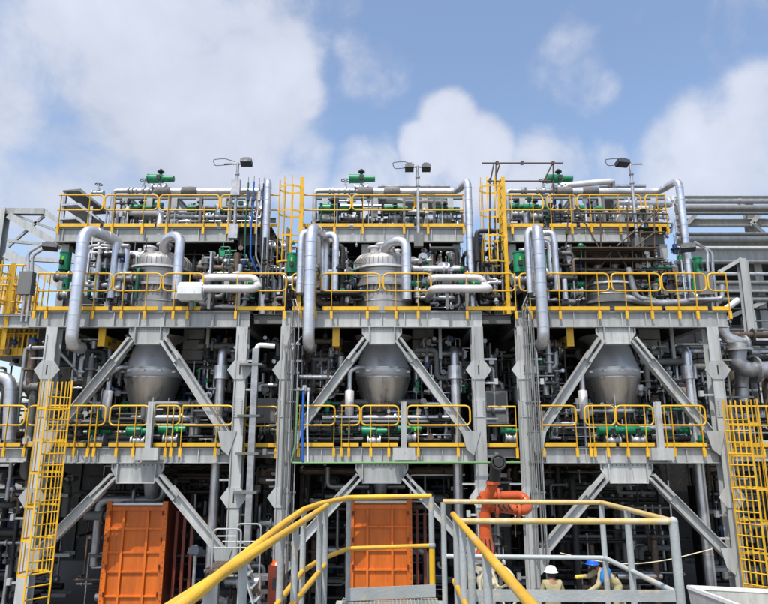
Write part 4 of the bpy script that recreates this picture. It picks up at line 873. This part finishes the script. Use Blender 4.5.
# ------------------------------------------------------------------ bottom foreground things
# small grey access platform, lower left
Y = 15.6; xA, xB = at(212, 560, Y).x, at(240, 560, Y).x; zp = zy(569, Y)
t = thing('access_stand', 'small grey access stand with looped handrails and a flood lamp at lower left', 'access stand', ((xA+xB)/2, Y, 0))
MB().mm(xA-.15, xB+.1, Y-.1, Y+1.0, zp-.06, zp).build('step_plate', 'brown', t)
zt = zy(529, Y)
for yy in (Y, Y+.9): MB().tube([(xA+(.0 if yy == Y else .35), yy, .1), (xA+(.0 if yy == Y else .35), yy, zt), (xB+(.0 if yy == Y else .3), yy, zt), (xB+(.0 if yy == Y else .3), yy, .1)], .022, 8, .12).build('handrail', 'grey_old', t); MB().tube([(xA, yy, zt-.42), (xB+.2, yy, zt-.42)], .018, 8).build('mid_rail', 'grey_old', t)
MB().bar((xA+.1, Y-.05, zt-.15), (xB-.1, Y-.05, zt-.15), .01, .08).build('hook_strip', 'white', t)
for s_ in (0, .55): MB().bar((xB+.1, Y+s_, zp), (xB+.95, Y+s_-.3, .1), .03, .14).build('stringer', 'grey_old', t)
for q in range(8): f_ = (q+.5)/8; MB().box((xB+.1+.85*f_, Y+.27-.3*f_, zp+(.1-zp)*f_), (.16, .52, .025)).build('tread', 'grey_old', t)
head(t, at(197, 552, Y-.1), .42, R(-30)); MB().tube([(xA-.4, Y, .1), (xA-.4, Y, zy(545, Y))], .04, 8).build('lamp_post', 'galv', t); MB().mm(xA-.02, xA+.25, Y-.3, Y-.12, zp-1.2, zp-.1).build('box', 'steel_d', t)
clutter('floor_equipment', 'small cluttered pipes and valves around the access stand at lower left', at(195, 600, 16.2).x, at(262, 600, 16.2).x, 16.0, 17.2, .1, 2.1, 26, 220, MD, None, rmax=.06, instr=22)
# red cabinet
p = at(276.5, 580, 17.0); t = thing('hose_cabinet', 'small dull red cabinet fixed to the foot of the grey column', 'cabinet', (p.x, 16.95, .1))
zc = zy(565, 16.95); MB().mm(p.x-.19, p.x+.19, 16.85, 17.15, .5, zc).build('casing', 'maroon', t); MB().mm(p.x-.15, p.x+.15, 16.83, 16.848, .6, zc-.1).build('door', 'maroon', t); MB().mm(p.x-.07, p.x+.07, 16.815, 16.829, zc-.55, zc-.28).build('window', 'dark', t)
for q in (-.15, .1): MB().mm(p.x+q, p.x+q+.05, 16.9, 16.95, .1, .499).build('leg', 'dark', t)
MB().lathe([(.001, .13), (.1, .1), (.16, 0)], (p.x, 17.0, zc+.002), 12).build('cap', 'red', t)
# white tub lower right
t = thing('white_skip', 'open pale steel skip standing at the lower right corner', 'skip', at(730, 600, 14.5))
a = at(688, 586, 14.6); z = a.z-.05; x0 = a.x; 
def plate(q, mt='steel', nm='panel'): 
    m = MB(); vs = [V(v_) for v_ in q]; nn = (vs[1]-vs[0]).cross(vs[2]-vs[0]).normalized()*.02; n_ = len(vs)
    m.add([v_+nn for v_ in vs]+[v_-nn for v_ in vs], [tuple(range(n_)), tuple(range(2*n_-1, n_-1, -1))]+[(i, n_+i, n_+(i+1) % n_, (i+1) % n_) for i in range(n_)]); m.build(nm, mt, t)
c0, c1, c2, c3 = V((x0, 14.6, z)), V((x0+1.6, 14.2, z)), V((x0+2.6, 10.8, z)), V((x0+.5, 11.0, z))
for p_, q_ in ((c0, c1), (c1, c2), (c2, c3), (c3, c0)):
    ctr = (c0+c1+c2+c3)/4; lo = lambda v_: V((v_.x+(ctr.x-v_.x)*.12, v_.y+(ctr.y-v_.y)*.12, .15)); plate([p_, q_, lo(q_), lo(p_)])
    MB().bar(p_+UZ*.03, q_+UZ*.03, .07, .07, UZ).build('rim', 'white', t)
plate([V((c.x+(ctr.x-c.x)*.1, c.y+(ctr.y-c.y)*.1, z-.5)) for c in (c0, c1, c2, c3)], 'cream', 'contents')

# ------------------------------------------------------------------ fire monitor
Y = 7.8; p = at(486, 556, Y); x = p.x; zb = p.z
t = thing('fire_monitor', 'orange-red fire water monitor with black nozzle standing behind the grey landing rail', 'fire monitor', (x, Y, 0))
z1 = zy(545, Y); z2 = zy(512, Y); z3 = zy(503, Y); zn0 = zy(497, Y); zn1 = zy(466, Y)
MB().cyl((x, Y, zb-.02), (x, Y, zb+.03), .13, n=20).lathe([(.12, zb+.03), (.09, zb+.12), (.075, zb+.25), (.072, z2)], (x, Y, 0), 18).build('base', 'red', t)
for k in range(8): MB().cyl((x+.105*math.cos(k*PI/4), Y+.105*math.sin(k*PI/4), zb-.03), (x+.105*math.cos(k*PI/4), Y+.105*math.sin(k*PI/4), zb+.05), .012, n=6).build('bolt', 'dark', t)
MB().flange((x, Y, zb-.045), UZ, .14, .04).cyl((x, Y, .0), (x, Y, zb-.05), .065, n=16).build('riser', 'galv', t)
MB().tube([(x, Y, z2-.05), (x+.02, Y, z3-.03), (x+.50, Y-.02, z3-.09), (x+.56, Y+.15, z3-.02), (x+.50, Y+.22, z3+.07), (x+.03, Y+.16, z3+.06), (x+.0, Y+.06, z3+.08), (x+.02, Y+.03, zn0)], .058, 16, .09).build('water_way', 'red', t)
for c_, ax_, rr in (((x+.005, Y, z2-.1), UZ, .1), ((x+.14, Y-.01, z3-.065), UX, .095), ((x+.4, Y-.015, z3-.085), UX, .085), ((x+.2, Y+.18, z3+.065), UX, .09), ((x+.0, Y-.03, zn0-.02), UZ, .095), ((x+.09, Y-.15, zy(482, Y)), UZ, .085)):
    f_ = MB().flange(c_, ax_, rr, .035).build('flange', 'red', t); b_ = MB()
    u_ = ax_.orthogonal().normalized(); w_ = ax_.cross(u_)
    for k in range(8): q = V(c_)+(u_*math.cos(k*PI/4)+w_*math.sin(k*PI/4))*(rr-.014); b_.cyl(q-ax_*.03, q+ax_*.03, .008, n=6)
    b_.build('bolts', 'dark', f_)
MB().tube([(x+.04, Y-.02, z3-.02), (x+.0, Y-.05, zn0-.02)], .07, 14).build('swivel', 'red', t)
na = V((x+.01, Y-.04, zn0-.04)); nb = V((x+.1, Y-.16, zy(481, Y)))
MB().cyl(na, nb, .066, .058, 16).build('barrel', 'red', t); ax = (nb-na).normalized()
nc = V((x+.12, Y-.28, zy(463, Y)))
MB().cyl(nb, nc+V((0, .05, -.01)), .062, .07, 16).build('nozzle_neck', 'black', t)
nd = nc+V((.0, -.10, .02)); MB().lathe([(.06, -.12), (.085, -.08), (.092, 0), (.086, .02), (.07, .022), (.065, -.03), (.001, -.03)], nd, 24, (nd-nc).to_track_quat('Z', 'Y').to_matrix()).build('nozzle', 'black', t)
e = (nd-nc).normalized(); MB().cyl(nd-e*.0, nd+e*.02, .03, .022, 14).build('nozzle_core', 'steel_d', t)
MB().lathe([(.045, .024), (.06, .027), (.06, .015), (.045, .01)], nd, 18, (nd-nc).to_track_quat('Z', 'Y').to_matrix()).build('nozzle_ring', 'dark', t)
for q in range(3): MB().tube([V((x+.18+.06*q, Y-.085, z3+.04)), V((x+.14+.06*q, Y-.1, z3-.02)), V((x+.2+.06*q, Y-.095, z3-.08))], .008, 6).build('lever', 'black', t)
for q in range(4): MB().tube([V((x-.07+.05*q, Y-.1, zb+.2)), V((x-.06+.05*q, Y-.12, zb+.08)), V((x-.08+.05*q, Y-.11, zb+.02))], .008, 6).build('tie', 'black', t)
wc = at(497, 587, 7.5); t = thing('gate_valve', 'cream gate valve with a large handwheel below the fire monitor', 'valve', wc)
for (r_, nm, th) in ((.245, 'handwheel', .016),): 
    m = MB(); m.tube([wc+V((r_*math.cos(a)*.78, -.08-.1*math.cos(a), r_*math.sin(a))) for a in [2*PI*i/24 for i in range(24)]], .017, 8, .02, closed=True)
    for k in range(4):
        a = k*PI/2+.4; m.bar(wc+V((0, -.08, 0)), wc+V((r_*math.cos(a)*.78, -.08-.1*math.cos(a), r_*math.sin(a))), .02, .02)
    m.build('handwheel', 'cream', t)
MB().cyl(wc+V((0, -.1, 0)), wc+V((0, .25, 0)), .03, n=10).ball(wc+V((-.06, .3, .0)), .13, 14).cyl(wc+V((-.06, .3, -.4)), wc+V((-.06, .3, .16)), .09, n=14).build('body', 'cream', t)
MB().flange(wc+V((-.06, .3, .15)), UZ, .14, .04).build('flange', 'cream', t)

# ------------------------------------------------------------------ foreground walkway and landing
EZ = EYE.z; ZR = EZ-.65; ZM = EZ-1.2; ZF = EZ-1.75
t = thing('walkway', 'worn grey and yellow steel walkway with grating floor leading forward from the viewer', 'walkway', (0, 4, ZF))
def rz(px, py, z=ZR): return atz(px, py, z)
def up_post(p, parent, r=.024, m_='grey_old', z1=ZR, z0=ZF-.12): return MB().cyl((p.x, p.y, z0), (p.x, p.y, z1-.01), r, n=12).build('post', m_, parent)
# left near rail
A0, A1 = rz(150, 621), rz(327, 505.5)
d = (A1-A0); 
def ext(p, q, f_): return p+(q-p)*f_
MB().tube([ext(A0, A1, -.45), A1], .026, 14).build('handrail', 'yellow_old', t)
m0, m1 = V((A0.x, A0.y, ZM)), V((A1.x, A1.y, ZM)); MB().tube([ext(m0, m1, -.45), m1], .024, 12).build('mid_rail', 'yellow_old', t)
for f_ in (-.2, .29, .63, .90, .985): up_post(ext(A0, A1, f_), t, .026)
# left outer rail bending to the end rail
O = [rz(240, 558)+V((-.06, -1.0, 0)), rz(282, 525), rz(304, 509.5), rz(321, 503.5), rz(349, 497.5), rz(431, 496)]
O[0] = V((O[1].x-.02, 2.0, ZR))
MB().tube(O, .027, 12, .08).build('handrail', 'yellow_old', t)
MB().tube([V((p.x, p.y, ZM)) for p in O], .023, 12, .08).build('mid_rail', 'yellow_old', t)
for p in (O[1]*.35+O[0]*.65, O[1], O[2], O[4]): up_post(p, t, .027)
up_post(O[5], t, .032, 'grey_old', z0=ZM); up_post(V((O[5].x, O[5].y, 0)), t, .034, 'yellow', z1=ZM)
MB().ball((O[5].x, O[5].y, ZM), .045, 10).build('joint', 'grey_old', t)
MB().bar(V((O[4].x-.02, O[4].y-.04, ZF+.075)), V((O[5].x+.03, O[5].y-.04, ZF+.075)), .012, .13, UZ).build('toe_plate', 'grey_old', t)
# floor grating as real bars
gx0, gx1 = O[4].x-.06, O[5].x+.05
fr = MB()
x = gx0
while x <= gx1+.001: fr.mm(x-.003, x+.003, -.6, O[5].y-.02, ZF-.04, ZF); x += .04
o_ = fr.build('bearing_bars', 'grate', t); o_['kind'] = 'stuff'
fr = MB(); y = -.55
while y < O[5].y-.05: fr.mm(gx0, gx1, y-.004, y+.004, ZF-.012, ZF+.003); y += .10
o_ = fr.build('cross_bars', 'grate', t); o_['kind'] = 'stuff'
for x in (gx0-.03, gx1+.03): MB().ibar((x, -.6, ZF-.14), (x, O[5].y, ZF-.14), .09, .2, UZ).build('edge_beam', 'grey_old', t)
# right rail
B0, B1 = rz(545, 621), rz(453, 514.5)
MB().tube([ext(B0, B1, -.45), B1], .026, 14).build('handrail', 'yellow_old', t)
m0, m1 = V((B0.x, B0.y, ZM)), V((B1.x, B1.y, ZM)); MB().tube([ext(m0, m1, -.45), m1], .024, 12).build('mid_rail', 'yellow_old', t)
for f_ in (-.2, .42, .64, .79, .93): up_post(ext(B0, B1, f_), t, .027)
for yy in (0, 3.5, 7.2):
    for x in (gx0-.03, gx1+.03): MB().ibar((x, yy, 0), (x, yy, ZF-.245), .15, .15, UY).build('leg', 'steel', t)
# landing to the right
t = thing('landing', 'rectangular grey steel landing with worn railings right of the walkway', 'landing', (1.5, 6, ZF))
F0, F1, C1, N0 = rz(443, 501.5), rz(601, 502.5), rz(673, 521.5), rz(457, 519)
N0 = V((N0.x, C1.y+.02, ZR))
MB().tube([F0, F1, C1, N0], .025, 12, .04).build('handrail', 'yellow_fade', t)
MB().ball(C1, .038, 12).build('corner_joint', 'grey_old', t)
MB().tube([V((p.x, p.y, ZM)) for p in (F0, F1, C1)], .023, 12, .04).build('mid_rail', 'grey_old', t)
MB().bar(V((N0.x, N0.y, ZM-.01)), V((C1.x-.04, C1.y, ZM-.01)), .02, .085, UZ).build('mid_rail', 'grey_old', t)
for p, r in ((F0, .028), (F1, .028), (F1.lerp(C1, .42), .03), (C1, .036)): up_post(p, t, r)
fr = MB(); x = F0.x
while x < F1.x: fr.mm(x-.003, x+.003, C1.y, F0.y, ZF-.04, ZF); x += .04
o_ = fr.build('bearing_bars', 'grate', t); o_['kind'] = 'stuff'
fr = MB(); y = C1.y+.05
while y < F0.y: fr.mm(F0.x, F1.x, y-.004, y+.004, ZF-.012, ZF+.003); y += .1
o_ = fr.build('cross_bars', 'grate', t); o_['kind'] = 'stuff'
for yy in (C1.y, F0.y): MB().ibar((F0.x, yy, ZF-.14), (F1.x, yy, ZF-.14), .09, .2, UZ).build('edge_beam', 'grey_old', t)
for x in (F0.x+.1, F1.x-.1):
    for yy in (C1.y+.1, F0.y-.1): MB().ibar((x, yy, 0), (x, yy, ZF-.245), .12, .12, UY).build('leg', 'steel', t)
# sagging cord
pts = [at(560, 553, 12), at(590, 560, 12), at(625, 565, 12), at(665, 561, 12), at(712, 549, 12)]
t = thing('cord', 'thin pale cord sagging across behind the landing rail', 'cord', pts[0]); MB().tube(pts, .009, 6, .6).build('strand', 'cream', t)
pts = [at(546, 551, 17.3), at(548, 575, 17.3)]

# ------------------------------------------------------------------ people
def skin_obj(name, joints, edges, m_, parent, sub=2):
    me = bpy.data.meshes.new(name); me.from_pydata([j[0] for j in joints], edges, []); me.materials.append(M[m_])
    o = bpy.data.objects.new(name, me); COL.objects.link(o); o.parent = parent
    s = o.modifiers.new('skin', 'SKIN'); s.use_smooth_shade = True
    for i, j in enumerate(joints): me.skin_vertices[0].data[i].radius = (j[1], j[2] if len(j) > 2 else j[1])
    me.skin_vertices[0].data[0].use_root = True
    u = o.modifiers.new('sub', 'SUBSURF'); u.levels = sub; u.render_levels = sub
    return o
def person(label, loc, J, helmet, face, extra=None, rotz=0):
    """J: joint dict; builds body in skin, coverall over it, helmet, boots"""
    t = thing('person', label, 'person', loc); t.rotation_euler = (0, 0, rotz)
    names = ['pelvis', 'waist', 'chest', 'neck', 'head', 'crown', 'shL', 'elL', 'wrL', 'shR', 'elR', 'wrR', 'hiL', 'knL', 'anL', 'hiR', 'knR', 'anR']
    rad = dict(pelvis=.13, waist=.125, chest=.145, neck=.055, head=.088, crown=.075, shL=.06, elL=.045, wrL=.03, shR=.06, elR=.045, wrR=.03, hiL=.09, knL=.06, anL=.045, hiR=.09, knR=.06, anR=.045)
    E = [('pelvis', 'waist'), ('waist', 'chest'), ('chest', 'neck'), ('neck', 'head'), ('head', 'crown'), ('chest', 'shL'), ('shL', 'elL'), ('elL', 'wrL'), ('chest', 'shR'), ('shR', 'elR'), ('elR', 'wrR'), ('pelvis', 'hiL'), ('hiL', 'knL'), ('knL', 'anL'), ('pelvis', 'hiR'), ('hiR', 'knR'), ('knR', 'anR')]
    idx = {n: i for i, n in enumerate(names)}; joints = [(J[n], rad[n]) for n in names]; edges = [(idx[a], idx[b]) for a, b in E]
    for s in 'LR':
        w = V(J['wr'+s]); dirn = (w-V(J['el'+s])).normalized(); side = dirn.cross(UZ); side = side.normalized() if side.length > .1 else UX.copy()
        palm = len(joints); joints.append((w+dirn*.07, .026)); edges.append((idx['wr'+s], palm))
        for k in range(4):
            b = len(joints); l = (.075, .085, .08, .06)[k]; o1 = side*(.030-.02*k)
            joints += [(w+dirn*.1+o1, .009), (w+dirn*(.1+l*.6)+o1*1.1-UZ*.01, .008), (w+dirn*(.1+l)+o1*1.1-UZ*.03, .007)]; edges += [(palm, b), (b, b+1), (b+1, b+2)]
        b = len(joints); joints += [(w+dirn*.04+side*.04, .011), (w+dirn*.08+side*.065, .009)]; edges += [(palm, b), (b, b+1)]
    skin_obj('body', joints, edges, 'skin', t, 1)
    cn = [n for n in names if n not in ('neck', 'head', 'crown')]; ci = {n: i for i, n in enumerate(cn)}
    fat = dict(pelvis=.155, waist=.15, chest=.175, shL=.085, shR=.085, elL=.065, elR=.065, wrL=.048, wrR=.048, hiL=.115, hiR=.115, knL=.085, knR=.085, anL=.07, anR=.07)
    skin_obj('coverall', [(J[n], fat[n]) for n in cn], [(ci[a], ci[b]) for a, b in E if a in ci and b in ci], 'cloth', t)
    wv = V(J['waist'])*.6+V(J['chest'])*.4; dn_ = (V(J['chest'])-V(J['waist'])).normalized(); MB().tube([wv+dn_*(-.11)+(Matrix.Rotation(2*PI*i/12, 3, dn_) @ dn_.orthogonal().normalized())*.158 for i in range(12)], .016, 6, .03, closed=True).build('belt', 'dark', t)
    h = V(J['head']); f = V(face).normalized(); n_ = MB(); sd2 = f.cross(UZ).normalized()
    fc = MB().ball(h+f*.085+sd2*.033+UZ*.02, .014, 8).ball(h+f*.085-sd2*.033+UZ*.02, .014, 8).build('eyes', 'black', t)
    MB().bar(h+f*.08+UZ*.02, h+f*.115-UZ*.03, .03, .025).build('nose', 'skin', t); MB().bar(h+f*.088-UZ*.055-sd2*.025, h+f*.088-UZ*.055+sd2*.025, .012, .012).build('mouth', 'maroon', t)
    MB().ball(h-f*.02-UZ*.005, .106, 12).build('hair', 'black', t)
    for k in (-1, 1): MB().ball(h+sd2*k*.1, .022, 8).build('ear', 'skin', t)
    hc = h+UZ*.045
    hm = MB().lathe([(.150, -.005), (.142, .03), (.125, .085), (.085, .125), (.03, .14), (.001, .142)], hc, 22).lathe([(.175, -.015), (.18, -.008), (.15, .005), (.12, .0)], hc+f*.012, 22).build('helmet', helmet, t)
    MB().bar(hc-f*.1+UZ*.13, hc+f*.1+UZ*.13, .02, .025).build('ridge', helmet, hm)
    for s in 'LR':
        a = V(J['an'+s]); MB().lathe([(.07, -.09), (.075, -.06), (.065, .04), (.06, .08)], a, 12).lathe([(.055, 0), (.06, .03), (.04, .07), (.001, .08)], a+f*.09-UZ*.095, 12).build('boot', 'black', t)
        if extra == 'gloves': w = V(J['wr'+s]); dn = (w-V(J['el'+s])).normalized(); MB().cyl(w-dn*.03, w+dn*.1, .05, .045, 10).ball(w+dn*.12, .05, 8).build('glove', 'yglove', t)
    for o in t.children:
        if o.type == 'MESH' and o.name.split('.')[0] not in ('body', 'coverall'): 
            # parts built in local space: undo the base shift of build()
            for vtx in o.data.vertices: vtx.co += t.location
    return t
J1 = dict(pelvis=(0, 0, .95), waist=(0, 0, 1.1), chest=(0, 0, 1.32), neck=(0, .01, 1.5), head=(0, .03, 1.6), crown=(0, .03, 1.68), shL=(-.19, 0, 1.4), elL=(-.26, .05, 1.12), wrL=(-.2, .22, .98), shR=(.19, 0, 1.4), elR=(.27, .05, 1.12), wrR=(.2, .25, 1.0), hiL=(-.1, 0, .88), knL=(-.11, .02, .5), anL=(-.12, 0, .12), hiR=(.1, 0, .88), knR=(.11, .03, .5), anR=(.12, .02, .12))
p = at(551, 565, 16.3); t1 = person('person in beige coveralls and a white helmet standing with their back to us', (p.x, 16.3, p.z-1.8), J1, 'hwhite', (0, 1, 0))
J2 = dict(pelvis=(.35, 0, .85), waist=(.22, 0, .97), chest=(.03, 0, 1.12), neck=(-.12, 0, 1.22), head=(-.2, -.0, 1.27), crown=(-.23, 0, 1.34), shL=(-.02, -.18, 1.13), elL=(-.2, -.26, .84), wrL=(-.42, -.24, .72), shR=(-.02, .18, 1.13), elR=(-.24, .2, .98), wrR=(-.46, .14, .98), hiL=(.36, -.1, .8), knL=(.25, -.14, .45), anL=(.4, -.14, .12), hiR=(.36, .1, .8), knR=(.45, .14, .45), anR=(.7, .14, .12))
p = at(592, 557, 16.3); t2 = person('person in beige coveralls and blue helmet bending forward to the left with a blue bag', (p.x+.2, 16.3, p.z-1.46), J2, 'hblue', (-1, -.2, -.3), 'gloves')
b_ = MB().lathe([(.04, -.19), (.10, -.15), (.12, 0), (.10, .15), (.04, .19)], V(t2.location)+V((.0, -.27, 1.1)), 14, Matrix.Rotation(R(20), 3, 'Y')).build('blue_bag', 'bluebag', None)
tag(b_, 'bright blue bag slung over the shoulder of the bending person', 'bag')
for tt, c in ((t1, 1), (t2, 1)):
    zb = tt.location.z
    st = MB().mm(tt.location.x-.6, tt.location.x+(.55 if tt is t1 else 1.0), 15.8, 17.2, .0, zb+.02).build('work_step', 'conc'); tag(st, f'low concrete step under the person in the {"white" if tt is t1 else "blue"} helmet', 'step')
